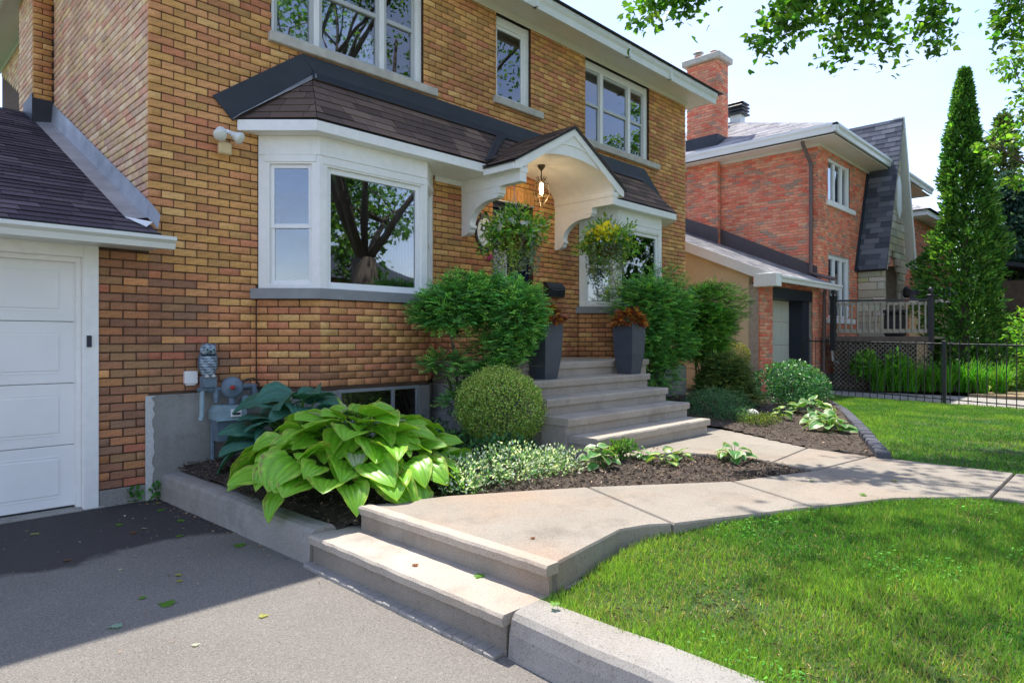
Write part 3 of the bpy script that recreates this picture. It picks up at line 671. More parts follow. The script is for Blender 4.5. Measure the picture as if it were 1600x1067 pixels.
rf.v = rf.v; rf.curcol = None; rfo = rf.build('roof', 'dark_flash', house)

# ------------------------------------------------ shingled planes
def clip(poly, a, b, c):                        # keep a*x+b*y<=c
    out = []
    for i in range(len(poly)):
        p, q_ = poly[i], poly[(i + 1) % len(poly)]; dp, dq = a * p[0] + b * p[1] - c, a * q_[0] + b * q_[1] - c
        if dp <= 0: out.append(p)
        if dp * dq < 0: t_ = dp / (dp - dq); out.append((p[0] + (q_[0] - p[0]) * t_, p[1] + (q_[1] - p[1]) * t_))
    return out
def shingles(poly3, parent, cols, expo=.135, width=.31, one=True, lift=.012, thick=.006, name='shingle', var=.16, mat='shingle', sub=None):
    P = [Vector(p) for p in poly3]; n = (P[1] - P[0]).cross(P[2] - P[0]).normalized()
    if n.z < 0: n = -n
    u = Vector((0, 0, 1)).cross(n).normalized(); v = n.cross(u); o = min(P, key=lambda p: p.dot(v))
    uv = [((p - o).dot(u), (p - o).dot(v)) for p in P]; area = sum(uv[i - 1][0] * uv[i][1] - uv[i][0] * uv[i - 1][1] for i in range(len(uv)))
    if area < 0: uv = uv[::-1]
    us = [p[0] for p in uv]; vsv = [p[1] for p in uv]; r = 0; vv = -.02; J = MB(); cnt = 0
    while vv < max(vsv):
        x = min(us) - width * ((r * .37) % 1) - .02
        while x < max(us):
            wj = width * random.uniform(.82, 1.18); quad = [(x + .003, vv), (x + wj - .003, vv), (x + wj - .003, vv + expo * 1.25), (x + .003, vv + expo * 1.25)]; x += wj
            for i in range(len(uv)):
                (x0, y0), (x1, y1) = uv[i], uv[(i + 1) % len(uv)]; quad = clip(quad, (y1 - y0), -(x1 - x0), (y1 - y0) * x0 - (x1 - x0) * y0) if quad else quad
            if len(quad) < 3: continue
            ar = abs(sum(quad[i - 1][0] * quad[i][1] - quad[i][0] * quad[i - 1][1] for i in range(len(quad)))) / 2
            if ar < .0012: continue
            k = random.uniform(1 - var, 1 + var); c = random.choice(cols); m = J if not one else MB(); m.curcol = tuple(min(1, a_ * k) for a_ in c)
            jit = random.uniform(0, .003)
            lo = [o + u * a_ + v * b_ + n * (lift * (1 - (b_ - vv) / (expo * 1.25)) + jit) for a_, b_ in quad]; m.prism(lo, n * thick)
            cnt += 1
            if one: m.build(name, mat, parent)
        vv += expo; r += 1
    if not one: J.build(sub or 'shingle_courses', mat, parent, kind='stuff')
    return cnt
BROWN = [s2l(*c) for c in [(116, 98, 88), (104, 88, 80), (126, 106, 94), (94, 80, 74)]]
PURP = [s2l(*c) for c in [(84, 76, 84), (76, 68, 76), (94, 84, 90), (68, 60, 68)]]
GREYS = [s2l(*c) for c in [(172, 170, 172), (158, 156, 160), (182, 180, 180), (146, 144, 148)]]
SLATE = [s2l(*c) for c in [(98, 101, 110), (88, 92, 101), (110, 113, 120), (80, 84, 93)]]

# ------------------------------------------------ long bay roof
br = group_part('bay_roof', house)
ZE, ZT = 3.675, 4.335
A0, A1, A2 = (.80, 0, ZE), (1.36, -.585, ZE), (1.625, 0, ZT); B0, B1, B2 = (8.88, 0, ZE), (8.30, -.585, ZE), (8.055, 0, ZT)
dk = MB()
SL1 = [A1, (3.70, -.585, ZE), (4.80, -.09, ZE + (ZT - ZE) * .495 / .585), (4.80, 0, ZT), A2]; SL2 = [(5.90, -.585, ZE), B1, B2, (4.80, 0, ZT), (4.80, -.09, ZE + (ZT - ZE) * .495 / .585)]
for poly in (SL1, SL2, [A0, A1, A2], [B1, B0, B2]):
    dk = MB(); dk.prism([(p[0], p[1], p[2] - .03) for p in poly], (0, 0, .025)).build('deck', 'black_metal', br)
shingles(SL1, br, BROWN); shingles(SL2, br, BROWN); shingles([A0, A1, A2], br, BROWN); shingles([B1, B0, B2], br, BROWN)
fl = MB()
fl.prism([(.56, -.012, 3.84), (.76, -.012, 3.64), (1.66, -.012, 4.36), (1.50, -.012, 4.54)], (0, -.010, 0))
fl.prism([(1.50, -.012, 4.54), (1.66, -.012, 4.345), (8.03, -.012, 4.345), (8.17, -.012, 4.53)], (0, -.010, 0)); fl.prism([(8.17, -.012, 4.53), (8.03, -.012, 4.36), (8.92, -.012, 3.66), (9.10, -.012, 3.84)], (0, -.010, 0))
fl.prism([(1.62, -.022, 4.37), (8.06, -.022, 4.37), (8.06, -.10, 4.275), (1.58, -.10, 4.275)], (0, 0, .006))
fl.build('flashing', 'dark_flash', br)
MB().prism([(.755, -.024, 3.655), (.80, -.10, 3.70), (1.64, -.085, 4.31), (1.66, -.024, 4.37)], (0, 0, .006)).build('drip_edge', 'galv', br)
th = .022
def fascia(a, b, z0, z1):
    fa = MB(); a, b = Vector(a), Vector(b); d = (b - a).normalized(); fa.obox(((a.x + b.x) / 2, (a.y + b.y) / 2, (z0 + z1) / 2), ((b - a).length / 2 + .004, th / 2, (z1 - z0) / 2), math.atan2(d.y, d.x), .003)
    fa.build('fascia', 'white_paint', br)
# each run is a board of its own
fascia((.81, -.015, 0), (1.36, -.575, 0), 3.555, 3.665); fascia((1.36, -.575, 0), (3.74, -.575, 0), 3.556, 3.664); fascia((5.90, -.575, 0), (8.30, -.575, 0), 3.556, 3.664); fascia((8.30, -.575, 0), (8.87, -.015, 0), 3.555, 3.665)
MB().prism([(.83, -.002, 3.556), (1.37, -.56, 3.556), (3.8, -.56, 3.556), (3.8, -.002, 3.556)], (0, 0, .012)).build('soffit', 'white_paint', br)
MB().prism([(5.84, -.002, 3.556), (5.84, -.56, 3.556), (8.29, -.56, 3.556), (8.85, -.002, 3.556)], (0, 0, .012)).build('soffit', 'white_paint', br)
MB().box(3.34, -.02, 3.49, 3.80, -.001, 3.555).build('trim', 'white_paint', br)
MB().box(5.86, -.02, 3.49, 6.28, -.001, 3.555).build('trim', 'white_paint', br)

# ------------------------------------------------ bay windows
def bay(xl, xr, lace):
    p = group_part('bay_window', house); d = .445; xl += .015; xr -= .015; Z0, Z1 = 1.99, 3.556
    def loc(o, ang, u, v): return (o[0] + u * math.cos(ang) + v * math.sin(ang), o[1] + u * math.sin(ang) - v * math.cos(ang))   # v outward
    cas, sash = MB(), MB()
    def bx(mb, o, ang, u0, u1, v0, v1, z0, z1, ch=.003):
        c = loc(o, ang, (u0 + u1) / 2, (v0 + v1) / 2); mb.obox((c[0], c[1], (z0 + z1) / 2), ((u1 - u0) / 2, (v1 - v0) / 2, (z1 - z0) / 2), ang, ch)
    fl_ = d / q; L = xr - xl - 2 * d
    for o, ang, W, kind, a, b in (((xl, 0), -math.pi / 4, fl_, 'dh', .115, .545), ((xl + d, -d), 0, L, 'pic', .09, L - .09), ((xr - d, -d), math.pi / 4, fl_, 'dh', .09, .51)):
        za, zb = (2.035, 3.27) if kind == 'dh' else (2.01, 3.255)
        bx(cas, o, ang, .0, a, -.06, 0, Z0, Z1); bx(cas, o, ang, b, W, -.06, 0, Z0, Z1); bx(cas, o, ang, a, b, -.06, 0, Z0, za); bx(cas, o, ang, a, b, -.06, 0, zb, Z1)
        bx(cas, o, ang, .0, W, 0, .012, 3.36, 3.372); bx(cas, o, ang, a - .05, b + .05, 0, .010, zb + .02, zb + .09)
        if kind == 'dh':
            m = (za + zb) / 2 - .02; s = .04
            for (r, t_) in ((za, m + .02), (m - .02, zb)):
                v = -.045 if r == za else -.03
                bx(sash, o, ang, a, a + s, v - .025, v, r, t_); bx(sash, o, ang, b - s, b, v - .025, v, r, t_); bx(sash, o, ang, a + s, b - s, v - .025, v, r, r + .045); bx(sash, o, ang, a + s, b - s, v - .025, v, t_ - .04, t_)
                pn = MB(); bx(pn, o, ang, a + s - .01, b - s + .01, v - .014, v - .010, r + .035, t_ - .03, 0); pn.build('pane', 'glass', p)
        else:
            s = .055; v = -.03
            bx(sash, o, ang, a, a + s, v - .04, v, za, zb); bx(sash, o, ang, b - s, b, v - .04, v, za, zb); bx(sash, o, ang, a + s, b - s, v - .04, v, za, za + s); bx(sash, o, ang, a + s, b - s, v - .04, v, zb - s, zb)
            pn = MB(); bx(pn, o, ang, a + s - .01, b - s + .01, v - .024, v - .020, za + .04, zb - .04, 0); pn.build('pane', 'glass', p)
        if kind == 'dh' and (lace or ang > 0): curtain(p, a + .02, b - .02, .12, za, zb, 'curtain', ang, *o)
    cas.build('casing', 'white_paint', p); sash.build('sash', 'white_vinyl', p)
    e_ = .055; MB().prism([(xl - .085, -.001, 1.882), (xl + d - .035, -d - e_, 1.882), (xr - d + .035, -d - e_, 1.882), (xr + .085, -.001, 1.882), (xr - .05, .05, 1.882), (xl + .05, .05, 1.882)], (0, 0, .106)).build('sill', 'sill_paint', p)
    room(p, xl + .2, xr - .2, 2.1, 3.5, .22, 3.0)
    curtain(p, xr - d - .32, xr - d + .02, .08, 1.995, 3.4, 'room', 0, 0, -.32)
bay(1.01, 3.33, False); bay(6.29, 8.51, True)

# ------------------------------------------------ portico
po = group_part('portico', house); XC, FY = 4.80, -1.09
MB().box(3.79, FY, 3.385, 3.90, -.001, 3.56, .004).box(3.775, FY - .012, 3.50, 3.915, -.58, 3.565, .004).build('beam', 'white_paint', po)
MB().box(5.70, FY, 3.385, 5.81, -.001, 3.56, .004).box(5.685, FY - .012, 3.50, 5.825, -.001, 3.565, .004).build('beam', 'white_paint', po)
N = 36; arch = [(XC + .90 * math.cos(math.pi - math.pi * i / N), 3.50 + .37 * math.sin(math.pi * i / N) ** .8) for i in range(N + 1)]
pk, tipx, tipz = 4.235, 1.13, 3.60
rake = lambda x: pk - (pk - tipz) * min(1, abs(x - XC) / tipx)
gf = MB(); A = [(x, FY, z) for x, z in arch]; B = [(x if 0 < i < N else XC + (-.99 if i == 0 else .99), FY, max(rake(x if 0 < i < N else XC - .99), z + .02)) for i, (x, z) in enumerate(arch)]
A2_ = [(x, FY + .06, z) for x, y, z in A]; gf.strip(A, B); gf.strip(A2_, A); gf.strip([(x, FY + .06, z) for x, y, z in B], [(x, FY + .06, z) for x, y, z in A])
gf.build('gable', 'white_paint', po)
g2 = MB(); arch2 = [(XC + .70 * math.cos(math.pi - math.pi * i / N), 3.68 + .33 * math.sin(math.pi * i / N)) for i in range(4, N - 3)]
g2.strip([(x, FY - .014, z) for x, z in arch2], [(x, FY - .014, z + .028) for x, z in arch2]); g2.strip([(x, FY - .001, z) for x, z in arch2], [(x, FY - .014, z) for x, z in arch2]); g2.strip([(x, FY - .014, z + .028) for x, z in arch2], [(x, FY - .001, z + .028) for x, z in arch2]); g2.build('arch_moulding', 'white_paint', po)
rk = MB()
for s in (-1, 1):
    rk.prism([(XC, FY - .03, pk + .005), (XC + s * tipx, FY - .03, tipz + .005), (XC + s * tipx, FY - .03, tipz - .085), (XC + s * (tipx - .10), FY - .03, tipz - .065), (XC, FY - .03, pk - .085)], (0, .028, 0))
rk.build('rake_board', 'white_paint', po)
va = MB(); va.strip([(x, FY + .05, z - .001) for x, z in arch], [(x, -.001, z - .001) for x, z in arch]); va.build('vault_ceiling', 'white_paint', po, True)
for s in (-1, 1):
    MB().box(min(XC + s * (tipx - .02), XC + s * (tipx + .01)), FY - .002, 3.515, max(XC + s * (tipx - .02), XC + s * (tipx + .01)), -.565, 3.612, .003).box(min(XC + s * .95, XC + s * tipx), FY + .0, 3.548, max(XC + s * .95, XC + s * tipx), -.56, 3.56, 0).build('eave_board', 'white_paint', po)
rd = MB()
for s in (-1, 1): rd.prism([(XC, FY - .05, pk + .006), (XC + s * (tipx + .03), FY - .05, tipz - .010), (XC + s * (tipx + .03), FY - .05, tipz + .008), (XC, FY - .05, pk + .026)], (0, 1.02 - .03, 0))
rd.build('roof_deck', 'black_metal', po)
for s in (-1, 1): shingles([(XC, FY - .055, pk + .03), (XC + s * (tipx + .04), FY - .055, tipz + .01), (XC + s * (tipx + .04), -.50, tipz + .01), (XC, -.03, pk + .03)], po, BROWN)
MB().prism([(3.66, -.60, 3.70), (3.78, -.62, 3.74), (4.62, -.04, 4.34), (4.44, -.04, 4.335)], (0, 0, .012)).build('valley', 'dark_flash', po)
def bracket(x0):
    pr = [(0, 3.385), (-.70, 3.385), (-.70, 3.275), (-.665, 3.25), (-.60, 3.245)]
    for i in range(13): t_ = math.pi / 2 * i / 12; pr.append((-.60 + .44 * math.sin(t_), 3.245 - .28 * (1 - math.cos(t_)) - 0.0))
    pr += [(-.185, 2.965), (-.185, 2.93), (-.155, 2.915), (-.15, 2.89)]
    for i in range(1, 7): t_ = math.pi / 2 * i / 6; pr.append((-.15 * math.cos(t_), 2.89 - .06 * math.sin(t_)))
    MB().prism([(x0, y - .001, z) for y, z in pr], (.105, 0, 0)).box(x0 - .008, -.72, 3.30, x0 + .113, -.62, 3.384, .004).build('bracket', 'white_paint', po)
bracket(3.80); bracket(5.70)

# ------------------------------------------------ front door
dr = group_part('front_door', house)
MB().box(4.38, .10, 1.19, 4.44, .18, 3.42).box(5.16, .10, 1.19, 5.22, .18, 3.42).box(4.44, .10, 3.34, 5.16, .18, 3.42).build('frame', 'navy', dr)
d_ = MB(); d_.box(4.45, .15, 1.21, 5.15, .19, 3.33)
for x0, x1, z0, z1 in ((4.53, 4.77, 1.35, 1.95), (4.83, 5.07, 1.35, 1.95)): d_.box(x0, .143, z0, x1, .15, z1, .004)
d_.build('door_leaf', 'navy', dr); MB().box(4.53, .140, 2.15, 4.80, .149, 2.75, 0).build('pane', 'grey_vinyl', dr)
MB().sphere((5.08, .11, 2.15), .03).box(5.06, .135, 2.05, 5.10, .149, 2.25).build('handle', 'bronze', dr)
MB().box(4.37, -.02, 3.405, 5.23, .10, 3.43).build('lintel', 'galv', dr)

# ------------------------------------------------ garage
ga = group_part('garage', house)
sec = 4; H0, H1 = .03, 2.15
for i in range(sec):
    z0, z1 = H0 + (H1 - H0) * i / sec, H0 + (H1 - H0) * (i + 1) / sec; m = MB()
    m.box(-3.2, .13, z0 + .002, -.55, .17, z1 - .003, .004)
    for x0, x1 in ((-3.08, -1.95), (-1.80, -.67)):
        m.box(x0, .1265, z0 + .085, x1, .131, z0 + .095, .001).box(x0, .1265, z1 - .10, x1, .131, z1 - .09, .001).box(x0, .122, z0 + .11, x1, .130, z1 - .115, .004)
    m.build('door_panel', 'white_vinyl', ga)
MB().box(-3.2, .125, .012, -.55, .16, .032, .003).build('door_seal', 'black_metal', ga)
MB().box(-.555, .055, .02, -.52, .16, 2.19).box(-.52, -.02, 0.0, -.405, .06, 2.30, .004).box(-.555, .055, 2.13, -3.3, .16, 2.20).box(-3.4, -.022, 2.17, -.52, .06, 2.30, .004).box(-3.4, -.02, 0, -3.2, .16, 2.17).build('door_trim', 'white_paint', ga)
MB().box(-3.75, 0, 0, -3.4, .2, 2.28).box(-3.75, .2, 0, -3.6, 6.5, 2.4).box(-3.6, 6.3, 0, .0, 6.5, 2.4).box(-3.3, .25, 2.2, -.1, .4, 2.36).build('wall', 'mortar', ga)
gr = group_part('garage_roof', house)
ze = lambda y: 2.385 + .455 * (y + .34)
GP = [(-4.1, -.34, ze(-.34)), (-.005, -.34, ze(-.34)), (-.005, 4.35, ze(4.35)), (-4.1, 4.35, ze(4.35))]
MB().prism([(p[0], p[1], p[2] - .05) for p in GP], (0, 0, .04)).prism([(-4.1, 4.35, ze(4.35) - .05), (-.005, 4.35, ze(4.35) - .05), (-.005, 8.2, 2.5), (-4.1, 8.2, 2.5)], (0, 0, .04)).build('deck', 'dark_flash', gr)
nsh = shingles([(-1.75, -.36, ze(-.36)), (-.03, -.36, ze(-.36)), (-.03, 4.36, ze(4.36)), (-1.75, 4.36, ze(4.36))], gr, PURP, expo=.14, width=.33)
shingles([(-4.1, -.36, ze(-.36)), (-1.755, -.36, ze(-.36)), (-1.755, 4.36, ze(4.36)), (-4.1, 4.36, ze(4.36))], gr, PURP, expo=.14, width=.33, one=False)
gg = MB(); gutter_run(gg, (-4.1, -.345, 0), (.09, -.345, 0), ze(-.34) - .02, .105, .10); gg.build('gutter', 'gutter', gr)
MB().box(-4.1, -.345, 2.28, .02, -.325, ze(-.34) - .012, .002).box(-4.1, -.33, 2.272, .0, -.001, 2.284, 0).build('fascia', 'gutter', gr)
MB().box(-4.1, -.42, ze(-.34) - .035, .03, -.34, ze(-.34) - .028, 0).box(-4.1, -.36, ze(-.34) - .02, -.01, -.345, ze(-.34) + .01, 0).build('drip_edge', 'dark_flash', gr)
sf = MB(); n_ = 14
for i in range(n_):
    y0, y1 = -.06 + 3.85 * i / n_, -.06 + 3.85 * (i + 1) / n_; h0 = .20 + .10 * i / n_; h1 = .20 + .10 * (i + 1) / n_
    sf.add([(-.20, y0, ze(y0) + .022), (-.20, y1, ze(y1) + .022), (-.03, y1, ze(y1) + .055), (-.03, y0, ze(y0) + .055), (-.010, y0, ze(y0) + h0), (-.010, y1, ze(y1) + h1)], [(0, 3, 2, 1), (3, 4, 5, 2)])
sf.add([(-.20, -.06, ze(-.06) + .02), (-.03, -.06, ze(-.06) + .055), (-.008, -.06, ze(-.06) + .2), (-.008, -.33, ze(-.33) + .17), (-.03, -.33, ze(-.33) + .04)], [(1, 2, 3, 4)])
sf.build('step_flashing', 'galv', gr, False)
MB().prism([(-.20, -.02, ze(-.02) + .025), (-.03, -.20, ze(-.2) + .06), (-.10, -.26, ze(-.26) + .03)], (0, 0, .004)).build('flashing_tab', 'white_vinyl', gr)
MB().prism([(-.235, 3.775, ze(3.77)), (-.001, 3.775, ze(3.77)), (-.001, 3.775, ze(3.77) + .33), (-.235, 3.775, ze(3.77) + .33)], (0, -.008, 0)).box(-.235, 3.77, ze(3.77), -.226, 4.35, ze(4.35) + .12, 0).build('chimney_flashing', 'dark_flash', gr)
# ================================================================ THINGS ON AND BY THE HOUSE
# pendant lantern (lit)
LX, LY = 4.80, -.53
la = thing('pendant_lantern', 'lit bronze cage lantern hanging under the arched portico ceiling', 'lantern', (LX, LY, 3.30))
MB().lathe([(.005, 3.868), (.055, 3.868), (.05, 3.84), (.018, 3.80), (.010, 3.79)], (LX, LY, 0), 14).build('canopy', 'bronze', la, True)
MB().tube([(LX, LY, 3.80), (LX, LY, 3.66)], .008, 8).build('rod', 'bronze', la)
cg = MB(); rp_ = [(.045, 3.665), (.10, 3.60), (.115, 3.46), (.06, 3.36), (.015, 3.30)]
for k in range(6):
    t_ = k * math.pi / 3; cg.tube([(LX + r_ * math.cos(t_), LY + r_ * math.sin(t_), z_) for r_, z_ in rp_], .0045, 5)
for r_, z_ in ((.10, 3.60), (.115, 3.46), (.06, 3.36)):
    cg.tube([(LX + r_ * math.cos(k * math.pi / 9), LY + r_ * math.sin(k * math.pi / 9), z_) for k in range(19)], .0045, 5)
for k in range(10):
    t_ = k * math.pi / 5; cg.beam((LX + .05 * math.cos(t_), LY + .05 * math.sin(t_), 3.66), (LX + .075 * math.cos(t_), LY + .075 * math.sin(t_), 3.705), .012, .003)
cg.build('cage', 'bronze', la)
MB().lathe([(.01, 3.63), (.022, 3.62), (.03, 3.55), (.024, 3.48), (.01, 3.46)], (LX, LY, 0), 12).build('bulb', 'bulb', la, True)
pl = bpy.data.lights.new('lantern_light', 'POINT'); pl.energy = 1.3; pl.color = (1, .72, .42); pl.shadow_soft_size = .03
plo = bpy.data.objects.new('lantern_light', pl); link(plo, la); plo.location = (LX, LY, 3.43)
# oval number plaque
pq = thing('number_plaque', 'oval white house number plaque with black rim left of the front door', 'plaque', (4.21, -.03, 2.7))
def oval(mb, rx, rz, y0, y1, cx=4.21, cz=2.93, n=36):
    mb.prism([(cx + rx * math.cos(2 * math.pi * i / n), y0, cz + rz * math.sin(2 * math.pi * i / n)) for i in range(n)], (0, y1 - y0, 0))
m = MB(); oval(m, .175, .225, -.001, -.022)
for zz in (3.165, 2.695): m.box(4.13, -.018, zz - .03, 4.29, -.002, zz + .03, .008)
m.build('rim', 'black_metal', pq); m = MB(); oval(m, .145, .195, -.022, -.027); m.build('face', 'white_paint', pq)
fc = bpy.data.curves.new('digits', 'FONT'); fc.body = '9'; fc.size = .24; fc.extrude = .003; fc.shear = .25; fc.align_x = 'CENTER'; fc.align_y = 'CENTER'
fo_ = bpy.data.objects.new('digits', fc); COL.objects.link(fo_); bpy.context.view_layer.update()
me = bpy.data.meshes.new_from_object(fo_.evaluated_get(bpy.context.evaluated_depsgraph_get())); bpy.data.objects.remove(fo_); me.materials.append(M['black_metal'])
do = bpy.data.objects.new('digits', me); link(do, pq); do.location = (4.15, -.030, 2.94); do.rotation_euler = (R(90), 0, 0)
MB().sphere((4.33, -.03, 2.60), .05, 8, 5, (1, .4, .7)).sphere((4.28, -.03, 2.58), .04, 8, 5, (1, .4, .7)).build('flower_charm', simple('magenta', (.45, .03, .14), .6), pq)
# mailbox
mbx = thing('mailbox', 'black wall-mounted metal mailbox right of the front door', 'mailbox', (5.63, 0, 2.1))
m = MB(); m.prism([(5.44, -.001, 2.11), (5.44, -.10, 2.11), (5.44, -.115, 2.24), (5.44, -.06, 2.31), (5.44, -.001, 2.33)], (.38, 0, 0)); m.build('box', 'black_metal', mbx)
m = MB(); m.strip([(5.435 + .39 * i / 12, -.118 - .004, 2.235 - .03 * math.sin(math.pi * i / 12)) for i in range(13)], [(5.435 + .39 * i / 12, -.062, 2.318) for i in range(13)]); m.strip([(5.435 + .39 * i / 12, -.062, 2.318) for i in range(13)], [(5.435 + .39 * i / 12, -.002, 2.338) for i in range(13)]); m.build('lid', 'black_metal', mbx)
# motion floodlight
fl_ = thing('floodlight', 'white twin-lamp motion floodlight with beige sensor on the brick wall', 'floodlight', (.645, 0, 3.47))
MB().lathe([(.055, 0), (.052, .02), (.035, .04), (.01, .045)], (.645, 0, 3.505), 16, (0, -1, 0)).build('base', 'white_vinyl', fl_, True)
for dx, tx in ((-.075, -.35), (.115, .75)):
    a = Vector((.645, -.035, 3.505)); b = Vector((.645 + dx * .55, -.10, 3.485)); ax = Vector((tx, -.75, -.62)).normalized()
    MB().tube([a, (a + b) / 2 + Vector((0, -.01, .01)), b], [.018, .02, .022], 10).build('arm', 'white_vinyl', fl_)
    MB().lathe([(.02, -.02), (.026, .0), (.034, .03), (.06, .085), (.062, .10), (.055, .112), (.02, .12), (.002, .121)], b, 16, ax).build('lamp', 'gutter', fl_, True)
MB().tube([(.645, -.04, 3.49), (.65, -.07, 3.43), (.65, -.07, 3.39)], .012, 8).box(.592, -.11, 3.27, .715, -.045, 3.39, .016).build('sensor', 'plastic_beige', fl_)
# keypad, white utility box
kp = thing('keypad', 'small dark blue opener keypad on the white garage door trim', 'keypad', (-.47, -.02, 1.4)); MB().box(-.498, -.036, 1.40, -.462, -.021, 1.50, .004).build('case', 'navy', kp)
MB().box(-.491, -.040, 1.465, -.469, -.0365, 1.492, .001).build('cover', 'black_metal', kp)
ub = thing('utility_box', 'small white plastic cable box on the brick above the foundation', 'utility box', (.355, 0, 1.03)); MB().box(.295, -.05, 1.045, .412, -.001, 1.165, .006).build('case', 'white_vinyl', ub); MB().box(.300, -.053, 1.050, .407, -.051, 1.155, .001).box(.31, -.04, 1.030, .395, -.005, 1.0445, .002).build('cover', 'white_vinyl', ub)
# gas meter
gm = thing('gas_meter', 'blue-grey gas meter with round regulator on the wall behind the hostas', 'gas meter', (.60, -.15, .35))
GX = .60; P_ = lambda x, y, z: (x, y, z)
MB().tube([(.53, -.10, .30), (.53, -.10, .80)], .022, 10).tube([(.53, -.10, .30), (.535, -.11, .2)], .022, 10).build('riser_pipe', 'meter_blue', gm)
MB().tube([(.38, -.13, .99), (.46, -.13, .99), (.60, -.13, .985)], .022, 10).tube([(.47, -.13, .99), (.51, -.13, .99)], .035, 10).tube([(.55, -.13, .985), (.55, -.13, .86)], .026, 10).tube([(.55, -.13, .95), (.55, -.13, .90)], .036, 6).build('inlet_pipe', 'meter_blue', gm)
MB().tube([(.42, -.13, .98), (.415, -.135, .75), (.40, -.14, .70)], .022, 10).build('vent_pipe', 'meter_light', gm)
MB().lathe([(.01, .075), (.035, .07), (.045, .05), (.075, .045), (.10, .03), (.105, .0), (.10, -.03), (.06, -.05), (.01, -.055)], (.685, -.17, 1.00), 24, (-.35, -1, .1)).build('regulator', 'meter_blue', gm, True)
MB().lathe([(.001, .012), (.022, .010), (.025, 0)], (.66, -.245, 1.005), 12, (-.35, -1, .1)).build('regulator_cap', 'red_dot', gm, True)
MB().tube([(.685, -.17, .96), (.685, -.17, .84)], .032, 10).tube([(.76, -.15, 1.0), (.92, -.12, 1.0)], .028, 10).tube([(.92, -.12, 1.02), (.925, -.12, .86)], .032, 10).tube([(.925, -.12, .87), (.80, -.14, .86)], .028, 10).tube([(.80, -.13, .86), (.80, -.22, .89)], .035, 10).build('outlet_pipe', 'meter_blue', gm)
m = MB(); m.prism([(.50, -.27, .70), (.78, -.27, .70), (.79, -.27, .77), (.76, -.27, .83), (.54, -.27, .84), (.50, -.27, .78)], (0, .20, 0)); m.tube([(.50, -.28, .70), (.79, -.28, .70)], .012, 8); m.build('meter_top', 'meter_light', gm)
MB().prism([(.52, -.26, .50), (.77, -.26, .50), (.78, -.26, .699), (.51, -.26, .699)], (0, .18, 0)).build('meter_body', 'meter_blue', gm)
MB().box(.63, -.29, .725, .73, -.271, .80, .004).build('index_plate', 'white_vinyl', gm); MB().box(.645, -.293, .745, .715, -.2905, .765, 0).build('index_window', 'black_metal', gm)
MB().tube([(.78, -.15, 1.02), (.84, -.14, 1.07), (.92, -.12, 1.08), (.98, -.11, 1.02), (.98, -.11, .92), (.94, -.12, .85)], .007, 6).build('hose', 'black_metal', gm)
# owl decoy
def owl():
    ow = thing('owl_decoy', 'blue-grey plastic owl decoy perched on the gas meter pipe', 'owl figure', (.475, -.13, 1.01))
    X, Y = .475, -.13
    MB().prism([(X - .055, Y - .05, 1.012), (X + .062, Y - .05, 1.012), (X + .062, Y + .06, 1.012), (X - .055, Y + .06, 1.012)], (0, 0, .10)).build('base', 'meter_blue', ow)
    prof = [(.045, 0), (.062, .03), (.078, .08), (.084, .13), (.078, .18), (.066, .205), (.070, .225), (.074, .25), (.066, .285), (.04, .31), (.003, .316)]
    n = 28; B = MB(); vs = []; lin = s2l
    for i in range(41):
        t_ = i / 40 * .316
        r_ = np.interp(t_, [p[1] for p in prof], [p[0] for p in prof])
        for j in range(n):
            a = 2 * math.pi * j / n; z = 1.112 + t_; rr = r_ * (1 + .035 * math.sin(i * 1.9 + (j % 2) * 1.6) * (t_ < .2)); vs.append((X - .005 * (t_ / .3) + rr * math.cos(a), Y + rr * .9 * math.sin(a) - .01 * (t_ > .21), z))
    B.v = vs; B.f = [(i * n + j, i * n + (j + 1) % n, (i + 1) * n + (j + 1) % n, (i + 1) * n + j) for i in range(40) for j in range(n)]
    lt, dk_ = (.42, .52, .60), (.030, .040, .055)
    for i in range(41):
        for j in range(n):
            t_ = i / 40 * .316; st_ = math.sin(i * 1.9 + (j % 2) * 1.7) + .6 * math.sin(j * 1.1 + i * .5); B.c.append(lt if st_ > .1 else ((.17, .22, .28) if st_ > -.5 else dk_))
            if .195 < t_ < .215: B.c[-1] = dk_
    B.build('body', 'painted', ow, True)
    for s in (-1, 1):
        MB().lathe([(.001, .016), (.010, .014), (.024, .008), (.026, 0)], (X - .006 + s * .027, Y - .068, 1.112 + .258), 14, (s * .25 - .1, -1, .05)).build('eye_disc', 'meter_light', ow, True)
        MB().sphere((X - .008 + s * .029, Y - .083, 1.37), .009, 8, 6).build('eye', 'black_metal', ow, True)
        MB().lathe([(.016, 0), (.010, .02), (.001, .045)], (X + s * .045, Y - .02, 1.395), 8, (s * .4, -.2, 1)).build('ear_tuft', 'meter_blue', ow)
        m = MB(); m.curcol = (.10, .14, .19); m.sphere((X + s * .068, Y + .005, 1.25), .045, 10, 8, (.5, .8, 2.0)); m.build('wing', 'painted', ow, True)
        MB().sphere((X + s * .03, Y - .055, 1.118), .02, 8, 5, (1, 1.3, .7)).build('foot', 'rock_white', ow)
    MB().lathe([(.010, 0), (.006, .015), (.001, .03)], (X - .006, Y - .078, 1.356), 8, (-.1, -.6, -.8)).build('beak', 'black_metal', ow)
owl()
